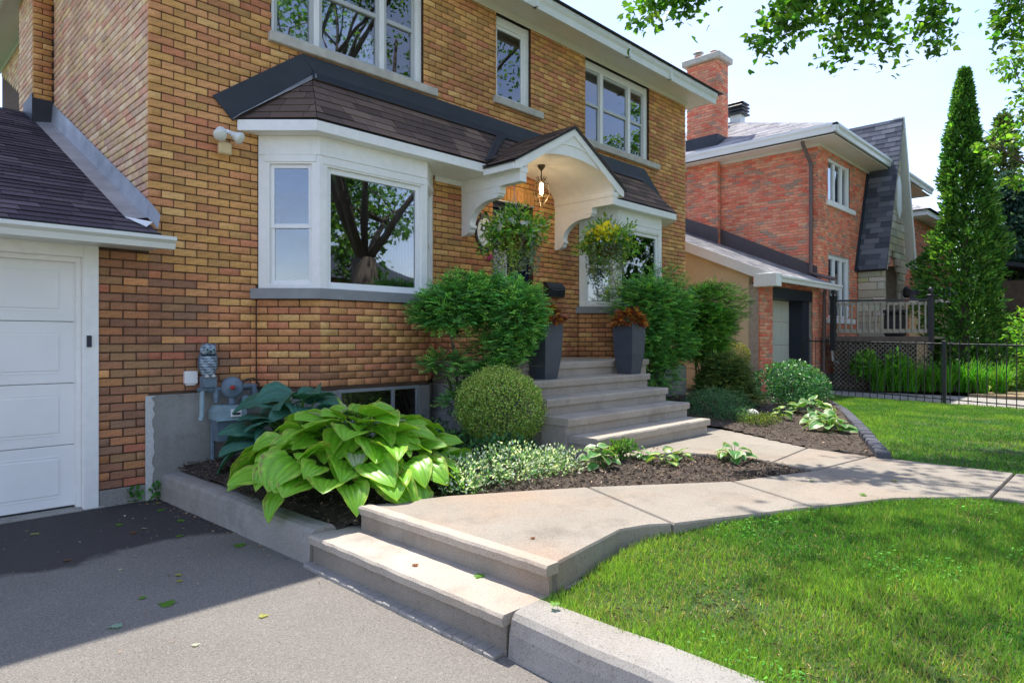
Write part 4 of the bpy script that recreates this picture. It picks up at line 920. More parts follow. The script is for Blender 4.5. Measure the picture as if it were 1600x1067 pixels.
# tall planters with coleus
def planter(x, y, label, lab2):
    p = thing('tall_planter', label, 'planter', (x, y, 1.02), 'tall tapered planters on the front steps')
    z0, z1 = 1.021, 1.665; b, c, t_ = .105, .135, .15
    m = MB(); secs = [(z0, b), (z0 + .25, .138), (z0 + .5, t_), (z1, t_), (z1, t_ - .02), (z1 - .05, t_ - .022)]; R4 = []
    for z, h in secs: R4.append([(x - h, y - h, z), (x + h, y - h, z), (x + h, y + h, z), (x - h, y + h, z)])
    vs = [p_ for r_ in R4 for p_ in r_]; fs_ = [(i * 4 + j, i * 4 + (j + 1) % 4, (i + 1) * 4 + (j + 1) % 4, (i + 1) * 4 + j) for i in range(5) for j in range(4)] + [(3, 2, 1, 0)]
    m.add(vs, fs_).build('pot', 'planter', p); MB().box(x - .12, y - .12, z1 - .06, x + .12, y + .12, z1 - .045, 0).build('potting_soil', 'soil', p)
    pt = thing('coleus_plant', lab2, 'plant', (x, y, z1 - .04), 'orange coleus in the tall planters')
    n = 420; d = nrm(rnd(n)); d[:, 2] = np.abs(d[:, 2]) * .9 - .12; r_ = RNG.uniform(.45, 1, (n, 1)) ** .5; pos = np.array([[x, y, z1 + .02]]) + d * r_ * np.array([[.20, .20, .20]])
    cols = colvar((0.30, 0.095, 0.035), n, .35, .2); k = RNG.random(n) < .35; cols[k] = colvar((0.42, 0.18, 0.035), k.sum(), .3, .15); k = RNG.random(n) < .15; cols[k] = colvar((0.10, 0.03, 0.02), k.sum(), .3, .1)
    leaves('foliage', 'leaf', pos, d + rnd(n, .35) + np.array([[0, 0, -.25]]), d * .5 + np.array([[0, 0, 1]]) + rnd(n, .3), RNG.uniform(.06, .10, n), RNG.uniform(.035, .055, n), cols, 'oval6', pt)
    s = MB()
    for k in range(9): a = k * .7; s.tube([(x, y, z1 - .045), (x + .06 * math.cos(a), y + .06 * math.sin(a), z1 + .04), (x + .13 * math.cos(a), y + .13 * math.sin(a), z1 + .10)], [.006, .005, .003], 5)
    s.build('stems', 'wood_grey', pt)
planter(5.20, -1.70, 'dark slate tapered square planter standing right on the front steps', 'rusty orange coleus in the planter right of the steps')
planter(3.60, -1.64, 'dark slate tapered square planter half hidden by the near yew', 'rusty orange coleus behind the left yew by the mailbox')
# hanging baskets
def basket(x, y, zt, zb, label, yellow):
    p = thing('hanging_basket', label, 'basket', (x, y, zb - .14), 'flower baskets hanging from the portico')
    MB().lathe([(.001, zb - .14), (.07, zb - .135), (.13, zb - .09), (.165, zb - .02), (.175, zb), (.165, zb), (.14, zb - .03), (.001, zb - .04)], (x, y, 0), 18, cap=False).build('coco_basket', 'coco', p, True)
    w = MB()
    for k in range(3): a = k * 2.09 + .4; w.tube([(x + .17 * math.cos(a), y + .17 * math.sin(a), zb), (x, y, zt - .12)], .003, 5)
    w.tube([(x, y, zt - .12), (x, y, zt)], .004, 5); w.build('hanger', 'galv', p)
    n = 2600; d = nrm(rnd(n)); d[:, 2] = d[:, 2] * .9 + .10; r_ = RNG.uniform(.55, 1.08, (n, 1)) * (1 + .45 * np.sin(d[:, :1] * 4 + x) * np.sin(d[:, 1:2] * 5 + d[:, 2:3] * 4 + 1)) * (1 + .25 * np.maximum(0, -d[:, 2:3])); sc = np.array([[.37, .37, .27]]); pos = np.array([[x, y, zb + .05]]) + d * r_ * sc
    gap = (pos[:, 2] < zb + .01) & (np.abs((pos[:, 0] - x) * .7 - (pos[:, 1] - y) * .72 + (.0 if yellow else -.05)) < .09) & (pos[:, 1] < y); pos, d = pos[~gap], d[~gap]; n = len(pos)
    cols = colvar((0.11, 0.27, 0.035), n, .4, .2); k = RNG.random(n) < .35; cols[k] = colvar((0.34, 0.48, 0.09), k.sum(), .3, .1); k = RNG.random(n) < .08; cols[k] = colvar((0.42, 0.45, 0.38), k.sum(), .2, .05)
    leaves('foliage', 'leaf', pos, d + rnd(n, .6), d + rnd(n, .4) + np.array([[0, 0, .5]]), RNG.uniform(.03, .085, n), RNG.uniform(.016, .040, n), cols, 'oval6', p)
    P, D, K = [], [], []
    for s_ in range(34):
        a = RNG.uniform(0, 6.28); L = RNG.uniform(.15, .60) if s_ > 3 else .74; bx_, by_ = x + RNG.uniform(.18, .33) * math.cos(a), y + RNG.uniform(.18, .33) * math.sin(a)
        if s_ <= 4: a = 3.6 + s_ * .16 + (2.0 if yellow and s_ % 2 else 0); bx_, by_ = x + .19 * math.cos(a), y + .19 * math.sin(a)
        for j in range(int(L / .011)):
            z = zb + .03 - j * .011; P.append((bx_ + RNG.normal() * .014, by_ + RNG.normal() * .014, z)); D.append((RNG.normal(), RNG.normal(), -.3)); K.append(s_)
    m_ = len(P); cols = colvar((0.32, 0.42, 0.09), m_, .3, .15); kk = np.array(K) > 9; cols[kk] = colvar((0.22, 0.28, 0.22), kk.sum(), .25, .05)
    leaves('trailing_vines', 'leaf', np.array(P), D, rnd(m_) + np.array([[0, 0, .5]]), .040, .026, cols, 'oval', p)
    sp = MB(); sp.curcol = (.06, .10, .05)
    for k in range(26):
        a = RNG.uniform(0, 6.28); l_ = RNG.uniform(.25, .46); o_ = RNG.uniform(.06, .55); b0 = Vector((x, y, zb + .02)); b1 = b0 + Vector((math.cos(a) * o_ * l_ * .5, math.sin(a) * o_ * l_ * .5, l_ * .6)); b2 = b0 + Vector((math.cos(a) * o_ * l_, math.sin(a) * o_ * l_, l_))
        sp.tube([b0, b1, b2], [.004, .003, .0008], 4)
    sp.build('spike_grass', 'grass_leaf', p)
    n = 170 if yellow else 34; d = nrm(rnd(n)); d[:, 2] = np.abs(d[:, 2]) * .8; pos = np.array([[x, y, zb + .06]]) + d * np.array([[.30, .30, .20]])
    if yellow: pos = pos * .4 + (np.array([[x - .22, y - .14, zb + .22]]) + rnd(n, 1) * np.array([[.11, .08, .06]])) * .6; pos[:25] = np.array([[x, y, zb + .03]]) + d[:25] * np.array([[.31, .31, .22]])
    fc_ = np.repeat(np.arange(n), 5); ang = np.tile(np.arange(5) * 1.2566, n); f_n = nrm(d[fc_] + np.array([[-.5, -.7, .2]])); t1 = nrm(np.cross(f_n, np.array([[0, 0, 1.]]))); t2 = np.cross(f_n, t1)
    dd = t1 * np.cos(ang)[:, None] + t2 * np.sin(ang)[:, None]; base = (.85, .70, .03) if yellow else (.62, .60, .62)
    cols = colvar(base, n * 5, .1, .04)
    if not yellow: k = RNG.random(n * 5) < .15; cols[k] = (.75, .42, .03)
    leaves('flowers', 'petal', pos[fc_], dd + f_n * .3, f_n, .040, .038, cols, 'oval', p, kind='stuff')
basket(3.85, -.93, 3.385, 2.72, 'hanging basket of green trailing vines in front of the navy door', False)
basket(5.755, -.95, 3.385, 2.80, 'hanging basket with bright yellow flowers before the right bay window', True)
# ================================================================ PLANTS BY THE HOUSE
def zbed(x, y):
    f = bed_z if x < 4.5 else bed2_z
    return float(f(np.array(float(x)), np.array(float(y))))
def blob_noise(d, seed):
    r = np.random.default_rng(seed); out = np.zeros(len(d))
    for k in range(10):
        c = r.normal(size=3); c /= np.linalg.norm(c); out += r.uniform(-1, 1) * np.exp(3.5 * (d @ c - 1))
    return out
def yew(name, label, cat, base, clumps, n, cols, trunk_h, group=None, nl=.042, nw=.0145, spray=.125, mat='needle_leaf', stems=7, needles=11):
    """clumps: list of (centre, radii, weight). Sprays of needles on twigs through each clump's shell."""
    t_ = thing(name, label, cat, base, group); wt = np.array([c[2] for c in clumps], float); wt /= wt.sum()
    P, D, Nn, C = [], [], [], []
    for (c, rad, _), w_ in zip(clumps, wt):
        m = int(n * w_); d = nrm(rnd(m)); r_ = RNG.uniform(.50, 1.03, (m, 1)) * (1 + .42 * blob_noise(d, int(abs(c[0] * 100 + c[2] * 10)))[:, None])
        p = np.array([c]) + d * r_ * np.array([rad]); P.append(p); D.append(d); C.append(r_)
    P, D, rr = np.concatenate(P), np.concatenate(D), np.concatenate(C); m = len(P)
    sd = nrm(D * np.array([[1, 1, .25]]) + rnd(m, .40) * np.array([[1, 1, .5]]) + np.array([[0, 0, .02]])); side = nrm(np.cross(sd, np.array([[0, 0, 1.]]) + rnd(m, .25)))
    base_c = colvar(cols[0], m, .35, .12); tipmask = RNG.random(m) < .30; base_c[tipmask] = colvar(cols[1], tipmask.sum(), .25, .1)
    k = needles; i = np.repeat(np.arange(m), k); s = np.tile(np.linspace(0, 1, k), m); sg = np.tile(np.where(np.arange(k) % 2 == 0, 1., -1.), m)
    pos = P[i] + sd[i] * (s * spray)[:, None]; dr_ = nrm(sd[i] * .75 + side[i] * sg[:, None] + rnd(m * k, .12)); nn = np.cross(sd[i], side[i]) + rnd(m * k, .2)
    cc = base_c[i] * (0.65 + .85 * s)[:, None] * np.exp(RNG.normal(size=(m * k, 1)) * .18)
    leaves('foliage', mat, pos, dr_, nn, nl, nw, cc, 'oval', t_)
    tr = MB(); b = Vector(base); 
    for j in range(stems):
        c = clumps[j % len(clumps)]; e = Vector(c[0]) + Vector((random.uniform(-.5, .5) * c[1][0], random.uniform(-.5, .5) * c[1][1], random.uniform(-.2, .3) * c[1][2])); s_ = b + Vector((random.uniform(-.10, .10), random.uniform(-.08, .08), -.05)); mid = s_.lerp(e, .5) + Vector((random.uniform(-.1, .1), random.uniform(-.1, .1), .10))
        tr.tube([s_, s_.lerp(mid, .5) + Vector((random.uniform(-.03, .03),) * 3), mid, e], [.022, .018, .013, .005], 6)
        for q_ in range(4):
            f = mid.lerp(e, random.random()); g_ = f + Vector((random.uniform(-.3, .3), random.uniform(-.3, .3), random.uniform(-.05, .25))); tr.tube([f, f.lerp(g_, .5) + Vector((0, 0, .03)), g_], [.007, .005, .002], 5)
    tr.build('stems', 'bark', t_); return t_
YC = ((0.09, 0.26, 0.06), (0.25, 0.50, 0.095))
yew('yew_shrub', 'spreading flat-topped yew with bare stems left of the front steps', 'shrub', (3.10, -1.05, zbed(3.1, -1.0)), [((2.75, -1.05, 1.86), (.42, .42, .30), 1.2), ((3.15, -1.10, 1.92), (.45, .42, .29), 1.5), ((3.50, -1.30, 1.86), (.32, .34, .28), 1.0), ((3.14, -1.66, 1.74), (.30, .28, .34), 1.0), ((3.05, -1.65, 1.36), (.20, .22, .22), .4), ((2.52, -1.05, 1.70), (.24, .26, .16), .4), ((2.55, -1.15, 1.22), (.20, .18, .10), .16), ((2.95, -1.2, 1.05), (.20, .18, .14), .2), ((2.7, -1.2, .84), (.18, .16, .08), .12), ((3.2, -1.2, 1.35), (.2, .2, .2), .25)], 6000, YC, .8, 'clipped yews along the house front', stems=9)
yew('yew_shrub', 'broad dark layered yew beside the right bay window', 'shrub', (6.75, -1.0, zbed(6.75, -1.0)), [((6.55, -1.1, 2.05), (.50, .45, .35), 1.2), ((7.05, -1.05, 1.95), (.50, .45, .42), 1.4), ((6.45, -1.1, 1.55), (.38, .4, .40), .9), ((7.0, -1.2, 1.35), (.5, .4, .45), 1.2), ((6.6, -1.2, 1.0), (.30, .3, .35), .5)], 5800, YC, .8, 'clipped yews along the house front', stems=9)
yew('yew_shrub', 'tall rounded lighter green yew dome right of the right bay window', 'shrub', (8.35, -1.05, zbed(8.3, -1.05)), [((8.35, -1.10, 2.02), (.52, .5, .46), 1.6), ((8.0, -1.2, 1.75), (.4, .4, .45), 1.0), ((8.6, -1.1, 1.65), (.38, .4, .45), 1.0), ((8.1, -1.2, 1.30), (.40, .4, .25), .6)], 6000, ((0.085, 0.235, 0.036), (0.24, 0.46, 0.065)), .8, 'clipped yews along the house front', stems=8)
yew('yew_shrub', 'low brownish green yew mound under the tall yew dome', 'shrub', (7.75, -1.75, zbed(7.7, -1.7)), [((7.75, -1.75, .85), (.48, .42, .42), 1), ((7.45, -1.75, .62), (.30, .3, .28), .4), ((8.0, -1.8, .6), (.3, .3, .3), .4)], 4400, ((0.07, 0.125, 0.03), (0.18, 0.22, 0.055)), .3, 'clipped yews along the house front', stems=6)

# box ball
def shrub(name, label, cat, base, clumps, n, cols, ll, lw, shape='oval', mat='leaf', group=None, up=.4, shell=(.8, 1.02), stems=8, out=1.0, tipp=.18):
    t_ = thing(name, label, cat, base, group); wt = np.array([c[2] for c in clumps], float); wt /= wt.sum(); P, D = [], []
    for (c, rad, _), w_ in zip(clumps, wt):
        m = int(n * w_); d = nrm(rnd(m)); r_ = RNG.uniform(*shell, (m, 1)) * (1 + .05 * np.sin(d[:, :1] * 13 + 1) * np.sin(d[:, 1:2] * 11 + d[:, 2:3] * 9)) * (1 + .16 * blob_noise(d, int(abs(c[0] * 77 + c[1] * 13)))[:, None]); P.append(np.array([c]) + d * r_ * np.array([rad])); D.append(d)
    P, D = np.concatenate(P), np.concatenate(D); k = P[:, 2] > base[2] - .02; P, D = P[k], D[k]; m = len(P)
    cc = colvar(cols[0], m, .35, .14); top = RNG.random(m) < (tipp + .35 * np.clip(D[:, 2], 0, 1)); cc[top] = colvar(cols[1], top.sum(), .25, .12)  # pale leaves favour the top, putting light from above into the colour
    if len(cols) > 2: w_ = RNG.random(m) < cols[3]; cc[w_] = colvar(cols[2], w_.sum(), .15, .05)
    leaves('foliage', mat, P, D * out + rnd(m, .75) + np.array([[0, 0, up]]), D + rnd(m, .5) + np.array([[0, 0, .3]]), RNG.uniform(ll * .7, ll * 1.2, m), RNG.uniform(lw * .7, lw * 1.2, m), cc, shape, t_)
    tr = MB(); b = Vector(base)
    for j in range(stems):
        c = clumps[j % len(clumps)]; d = Vector((random.gauss(0, 1), random.gauss(0, 1), abs(random.gauss(0, 1)) + .3)).normalized(); e = Vector(c[0]) + Vector((d.x * c[1][0], d.y * c[1][1], d.z * c[1][2])) * .85
        tr.tube([b + Vector((random.uniform(-.04, .04), random.uniform(-.04, .04), -.04)), b.lerp(e, .5), e], [.012, .009, .003], 5)
    tr.build('stems', 'bark', t_); return t_
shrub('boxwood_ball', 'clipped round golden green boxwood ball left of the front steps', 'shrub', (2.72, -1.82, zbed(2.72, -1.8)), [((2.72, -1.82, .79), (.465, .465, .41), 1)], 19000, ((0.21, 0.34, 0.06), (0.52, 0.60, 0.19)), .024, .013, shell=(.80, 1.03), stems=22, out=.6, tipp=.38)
shrub('euonymus_shrub', 'low glossy dark green broadleaf shrub at the end of the right bed', 'shrub', (9.75, -2.0, zbed(9.7, -2.0)), [((9.4, -2.05, .68), (.55, .5, .36), 1), ((10.1, -1.95, .70), (.55, .5, .38), 1), ((9.8, -2.2, .6), (.6, .45, .32), 1), ((10.6, -1.8, .6), (.4, .4, .3), .6)], 5200, ((0.05, 0.18, 0.055), (0.15, 0.32, 0.11)), .060, .032, 'oval6', 'leaf_thick', stems=12)
shrub('ball_pruned_shrub', 'small yellow-green pompom shrub before the neighbour garage', 'shrub', (10.2, -.6, .35), [((10.45, -.65, 1.15), (.30, .3, .26), 1), ((9.9, -.55, 1.20), (.25, .25, .22), .5), ((10.1, -.6, .8), (.15, .15, .2), .2)], 3400, ((0.12, 0.14, 0.022), (0.28, 0.26, 0.06)), .034, .018, stems=6)
shrub('juniper_shrub', 'low feathery blue-green shrub behind the white stone', 'shrub', (6.55, -2.30, zbed(6.5, -2.3)), [((6.45, -2.20, .55), (.42, .38, .26), 1), ((6.9, -2.25, .50), (.35, .33, .2), .7), ((6.35, -2.62, .45), (.30, .26, .14), .45)], 6500, ((0.08, 0.19, 0.095), (0.17, 0.31, 0.17)), .034, .008, up=.7, shell=(.5, 1.05), stems=14)
shrub('ground_cover', 'pale yellow-green ground cover in front of the blue-green shrub', 'ground cover', (6.25, -2.95, zbed(6.25, -2.95)), [((6.25, -2.95, .43), (.30, .24, .09), 1), ((6.55, -2.95, .42), (.2, .2, .07), .5)], 1500, ((0.09, 0.14, 0.03), (0.20, 0.23, 0.06)), .028, .014, up=.8, shell=(.3, 1.05), stems=5)
shrub('deadnettle_patch', 'patch of silvery white-leaved deadnettle along the walkway', 'ground cover', (1.85, -2.72, zbed(1.85, -2.7)), [((1.55, -2.65, .40), (.38, .30, .15), 1), ((1.95, -2.80, .42), (.42, .30, .17), 1.2), ((2.32, -2.85, .40), (.30, .28, .15), .8), ((1.35, -2.8, .36), (.22, .18, .1), .4)], 5200, ((0.09, 0.21, 0.075), (0.22, 0.36, 0.17), (0.70, 0.75, 0.68), .45), .030, .018, up=.9, shell=(.35, 1.08), stems=18)
shrub('ivy_patch', 'dark green low leafy patch between the big hosta and the boxwood ball', 'ground cover', (2.15, -1.75, zbed(2.1, -1.8)), [((2.05, -1.70, .45), (.34, .34, .16), 1), ((2.35, -2.25, .42), (.34, .24, .14), 1), ((2.2, -1.2, .45), (.3, .3, .2), .7)], 3000, ((0.035, 0.12, 0.04), (0.10, 0.24, 0.08)), .042, .028, 'oval6', up=.6, shell=(.35, 1.05), stems=12)
shrub('fern_tuft', 'small feathery green plant at the foot of the concrete steps', 'plant', (3.15, -2.98, .345), [((3.12, -3.0, .44), (.26, .10, .09), 1)], 420, ((0.07, 0.17, 0.03), (0.17, 0.30, 0.06)), .05, .02, up=.8, shell=(.2, 1.05), stems=6)

# hostas: every leaf a part
def hosta_mesh(kind, var):
    n, m = 11, 8; V, C = [], []; r = random.Random(var * 13 + hash(kind) % 97 if False else var * 13 + len(kind))
    droop = r.uniform(.16, .42); cup = r.uniform(-.10, .30); tw = r.uniform(-.2, .2)
    for i in range(n + 1):
        s = i / n; w = .47 * math.sin(math.pi * min(1, (s * .955 + .045)) ** .66) ** .62 * (1 - .30 * s ** 6)
        if i == n: w = .004
        for j in range(-m, m + 1):
            t_ = j / m; x = w * t_; rib = .012 * math.cos(abs(t_) * 16 + s * 3) * (1 - s) ** .3; hb = -.10 * (abs(t_) ** 2) * max(0, .25 - s) * 4
            z = .12 * math.sin(s * 2.0) - droop * s * s + cup * w * t_ * t_ * 1.2 - .02 * math.exp(-(t_ * 7) ** 2) + rib * 1.1 + tw * x * s + .014 * math.sin(s * 19 + j) * abs(t_) ** 3
            V.append((x, s + hb, z)); mg = abs(t_) > .80 + .1 * math.sin(s * 17 + j) or s > .94
            if kind == 'green':
                c = (.20, .46, .03) if not mg else (.38, .56, .07)
                if var == 4 and abs(t_) < .75 and .25 < s < .85: c = (.56, .60, .40)
                elif var in (1, 3) and mg and math.sin(s * 31 + j * 5) > .75: c = (.30, .24, .08)
            elif kind == 'blue': c = (.055, .18, .125) if not mg else (.07, .21, .14)
            elif kind == 'white': c = (.40, .47, .22) if mg or abs(t_) > .66 else (.09, .25, .05)
            else: c = (.36, .44, .10) if abs(t_) < .45 + .1 * math.sin(s * 11) else (.09, .22, .045)
            k = (1 + .20 * math.cos(abs(t_) * 16 + s * 3)) * (1 + .35 * math.exp(-(t_ * 9) ** 2)) * (1 + .10 * math.sin(s * 23 + j * 2.1)); C.append(tuple(a * k for a in c))
    W = 2 * m + 1; F = [(i * W + j, i * W + j + 1, (i + 1) * W + j + 1, (i + 1) * W + j) for i in range(n) for j in range(W - 1)]
    me = bpy.data.meshes.new('leaf'); me.from_pydata(V, [], F); a = me.color_attributes.new('Col', 'FLOAT_COLOR', 'POINT'); a.data.foreach_set('color', np.array([(*c, 1) for c in C], 'f').ravel())
    me.polygons.foreach_set('use_smooth', [True] * len(F)); me.materials.append(M['leaf_thick']); me.update(); return me
HM = {k: [hosta_mesh(k, v) for v in range(5)] for k in ('green', 'blue', 'white', 'yellow')}
def hosta(label, x, y, kind, n, rad, h, size, group='hostas in the front beds', name='hosta', seed=1, extra=()):
    rr = random.Random(seed); z0 = zbed(x, y) if not (x > 4.5 and y < -4.6) else .35; t_ = thing(name, label, 'hosta', (x, y, z0), group); pet = MB()
    items = []
    for i in range(n):
        a = i * 2.39996 + rr.uniform(-.25, .25); f = ((i + .5) / n) ** .5; items.append((a, f, rr.uniform(.62, 1.2)))
    for a, f, k in items:
        r_ = rad * f * rr.uniform(.85, 1.1); z = z0 + h * (1 - .72 * f * f) * rr.uniform(.9, 1.08); L = size * k * (.78 + .35 * f); b = Vector((x + r_ * math.cos(a) * .72, y + r_ * math.sin(a) * .72, z))
        o = bpy.data.objects.new('leaf', rr.choices(HM[kind], weights=(4, 4, 4, 4, 1.4))[0]); link(o, t_); o.location = b; o.scale = (L * rr.uniform(.85, 1.2), L, L * rr.uniform(.7, 1.5))
        o.rotation_euler = (rr.uniform(-.12, .12) + .20 - .50 * f + rr.uniform(-.32, .32), rr.uniform(-.5, .5), a - math.pi / 2 + rr.uniform(-.3, .3)); o.rotation_mode = 'YXZ' if False else 'XYZ'
        pet.tube([(x + .05 * math.cos(a), y + .05 * math.sin(a), z0 - .02), (x + r_ * .3 * math.cos(a), y + r_ * .3 * math.sin(a), z0 + (z - z0) * .7), tuple(b)], [.009 * size / .3, .007 * size / .3, .005 * size / .3], 5)
    pet.curcol = None; pet.c = [(.10, .22, .03)] * len(pet.v); pet.build('stalks', 'leaf_thick', t_)
hosta('huge lime green hosta with broad ribbed leaves spilling over the kerb', .92, -1.95, 'green', 150, 1.06, .60, .285, seed=3)
hosta('blue-green hosta against the wall under the gas meter', 1.02, -.85, 'blue', 46, .62, .62, .33, seed=5)
for lab, x, y, kd, n_, ra, hh, sz, sd_ in [
    ('variegated hosta with cream edged leaves left of the walkway fork', 2.74, -3.05, 'white', 13, .20, .20, .17, 11),
    ('tiny dark green and white hosta at the foot of the steps', 3.35, -3.10, 'white', 9, .10, .13, .10, 12),
    ('small yellow-centred hosta in the mulch below the bottom step', 3.28, -3.38, 'yellow', 9, .15, .13, .13, 13),
    ('tiny yellow hosta right of the yellow-centred hosta', 3.52, -3.42, 'yellow', 6, .08, .12, .12, 14),
    ('white edged hosta by the tip of the near mulch wedge', 3.86, -3.78, 'white', 13, .17, .18, .16, 15),
    ('large cream edged hosta nearest the dark edging blocks', 6.35, -3.78, 'white', 16, .27, .22, .21, 16),
    ('cream edged hosta just behind the large one by the edging', 6.85, -3.50, 'white', 12, .22, .20, .19, 17),
    ('broad striped hosta in front of the glossy shrub', 7.95, -3.00, 'white', 16, .32, .24, .24, 18),
    ('small plain hosta left of the broad striped hosta', 7.0, -2.95, 'yellow', 10, .16, .16, .14, 19)]:
    hosta(lab, x, y, kd, n_, ra * .85, hh * .9, sz * .80, seed=sd_)
wr = thing('white_stone', 'rounded white stone in front of the blue-green shrub', 'stone', (6.60, -2.72, zbed(6.6, -2.7)))
m = MB(); m.sphere((6.60, -2.72, zbed(6.6, -2.7) + .07), .105, 14, 10, (1, .9, .8)); m.v = [(v[0] + random.uniform(-.006, .006), v[1] + random.uniform(-.006, .006), v[2]) for v in m.v]; m.build('stone', 'rock_white', wr, True)
for i, (x, y, lab) in enumerate([(.03, -.06, 'small weed sprouting where the kerb meets the wall'), (-.13, -.05, 'tiny weed at the foot of the brick pier beside the garage')]):
    w_ = thing('weed', lab, 'weed', (x, y, 0), 'weeds by the garage wall'); n = 26; d = nrm(rnd(n) + np.array([[0, 0, .8]])); leaves('leaves', 'leaf', np.array([[x, y, .02]]) + np.abs(d) * np.array([[.0, .0, .12]]) + rnd(n, .035) * np.array([[1, .3, .3]]), d, rnd(n) + np.array([[0, -1, 1]]), .05, .03, colvar((.06, .2, .03), n), 'oval6', w_)
# ================================================================ NEIGHBOUR'S HOUSE
NX, NY = 14.68, -.78
nh = thing('red_brick_house', 'neighbouring red brick house with grey shingle roof and stone entrance gable', 'house', (18, 0, .2))
NB = []; redp = lambda x, y, z: random.choice([0, 0, 1, 1, 2, 2, 3, 4, 5, 8, 1, 0, 4, 6, 7])
BL2 = dict(ch=.0725, bl=.205, bh=.062, jt=.010)
NW = [(15.28, 16.94, 4.93, 6.05), (15.30, 16.92, 2.0, 3.60)]
lay(NB, NX, NY, 0, 0, 8.3, .6, 6.18, [(a - NX, b - NX, c, d) for a, b, c, d in NW] + [(17.6 - NX, 19.6 - NX, 0, 3.4)], redp, 0.0, depth=.04, **BL2)
lay(NB, NX, 7.2, -math.pi / 2, 0, 7.2 - NY - .042, .6, 6.2, [(7.2 - 2.70, 7.2 - 1.78, 0, 9)], redp, .05, **BL2)
lay(NB, NX - .18, 1.78, 0, 0, .18, 2.5, 6.3, [], redp, 0, **BL2); lay(NB, NX - .18, 2.70, -math.pi / 2, 0, .92 - .05, 2.5, 6.3, [], redp, .02, **BL2)
# chimney stack above the roof
lay(NB, NX - .18, 1.78, 0, 0, .62, 6.75, 9.0, [], redp, 0, **BL2); lay(NB, NX - .18, 2.70, -math.pi / 2, 0, .92 - .05, 6.75, 9.0, [], redp, .02, **BL2)
# garage piers
lay(NB, 11.32, NY, 0, 0, .62, .25, 2.62, [], redp, 0, depth=.04, **BL2); lay(NB, 14.28, NY, 0, 0, .39, .25, 2.62, [], redp, 0, depth=.04, **BL2)
brick_objects(NB, nh, REDS, 0, rest='brickwork')
c_ = MB(); cellboxes(c_, NX, NY, 0, .02, 8.3, .1, 6.2, [(a - NX, b - NX, c, d) for a, b, c, d in NW], .012, .2)
c_.box(NX + .012, NY + .2, .1, NX + .2, 7.2, 6.2, 0).box(NX - .168, 1.792, 2.4, NX + .02, 2.69, 6.3, 0).box(NX + 8.1, NY + .2, .1, NX + 8.3, 7.2, 6.2, 0).box(NX - .168, 1.792, 6.6, NX + .43, 2.69, 9.0, 0)
c_.box(11.34, NY + .012, .2, 11.93, NY + .25, 2.62, 0).box(14.29, NY + .012, .2, 14.66, NY + .25, 2.62, 0)
c_.build('wall', 'mortar_light', nh)
MB().box(NX - .01, NY - .012, .1, NX + 8.3, NY + .1, .62).build('foundation', 'conc_found', nh)
for a, b, z0, z1 in NW:
    p = group_part('window', nh); y = NY + .06; w = MB(); s = .06; m1, m2 = a + (b - a) * .34, a + (b - a) * .67
    w.box(a, y - .02, z0, a + .09, y + .06, z1).box(b - .13, y - .03, z0, b, y + .06, z1).box(a + .09, y - .02, z1 - .10, b - .13, y + .06, z1).box(a + .09, y - .02, z0, b - .13, y + .06, z0 + .07).box(m1 - .05, y - .02, z0 + .07, m1 + .05, y + .06, z1 - .10).box(m2 - .06, y - .02, z0 + .07, m2 + .06, y + .06, z1 - .10)
    w.build('frame', 'white_vinyl', p)
    for u0, u1 in ((a + .09, m1 - .05), (m1 + .05, m2 - .06), (m2 + .06, b - .13)): MB().box(u0 - .01, y + .02, z0 + .06, u1 + .01, y + .024, z1 - .09, 0).build('pane', 'glass', p)
    MB().box(a - .14, NY - .06, z0 - .13, b + .30, NY + .1, z0 - .002, .01).build('sill', 'white_paint', p)
    MB().box(a - .1, y + .6, z0 - .1, b + .1, y + .62, z1 + .1, 0).build('room', 'room', p); curtain(p, a + .1, a + (b - a) * .30, y + .12, z0, z1); curtain(p, b - .5, b - .15, y + .12, z0, z1)
# eaves and hip roof
o = .50; x0, x1, y0, y1 = NX - o, NX + 8.3 + o, NY - o, 7.7; ez = 6.48
MB().box(x0, y0, 6.235, x1, 7.7, 6.25, 0).build('soffit', 'soffit', nh)
MB().box(NX - .02, NY - .02, 6.16, NX + 8.3, NY - .001, 6.235).box(NX - .02, NY, 6.16, NX - .001, 7.2, 6.235).build('frieze', 'soffit', nh)
m = MB(); gutter_run(m, (x0 - .1, y0, 0), (x0 + 5.05, y0, 0), ez, .20, .10); m.build('gutter', 'gutter', nh); m = MB(); gutter_run(m, (x0, 7.7, 0), (x0, y0 - .10, 0), ez, .20, .10, (-1, 0)); m.build('gutter', 'white_vinyl', nh)
m = MB(); gutter_run(m, (x0 + 6.3, y0, 0), (x1, y0, 0), ez, .20, .10); m.build('gutter', 'gutter', nh)
rz_, rx0, rx1, ry = 8.25, 17.3, 20.5, 3.2
R4 = [(x0, y0, ez), (x1, y0, ez), (x1, y1, ez), (x0, y1, ez)]; rg0, rg1 = (rx0, ry, rz_), (rx1, ry, rz_)
rr_ = group_part('roof', nh); MB().add(R4 + [rg0, rg1], [(0, 1, 5, 4), (1, 2, 5), (2, 3, 4, 5), (3, 0, 4)]).build('deck', 'dark_flash', rr_)
shingles([R4[0], R4[1], rg1, rg0], rr_, GREYS, one=False); shingles([R4[3], R4[0], rg0], rr_, GREYS, one=False)
fl2 = MB(); fl2.box(NX - .20, 1.76, 6.5, NX + .46, 2.72, 6.98, 0); fl2.build('chimney_flashing', 'dark_flash', nh)
ch_ = group_part('chimney_top', nh); m = MB(); m.box(NX - .28, 1.68, 9.0, NX + .53, 2.80, 9.17, .02); m.build('cap', 'sill_stone', ch_)
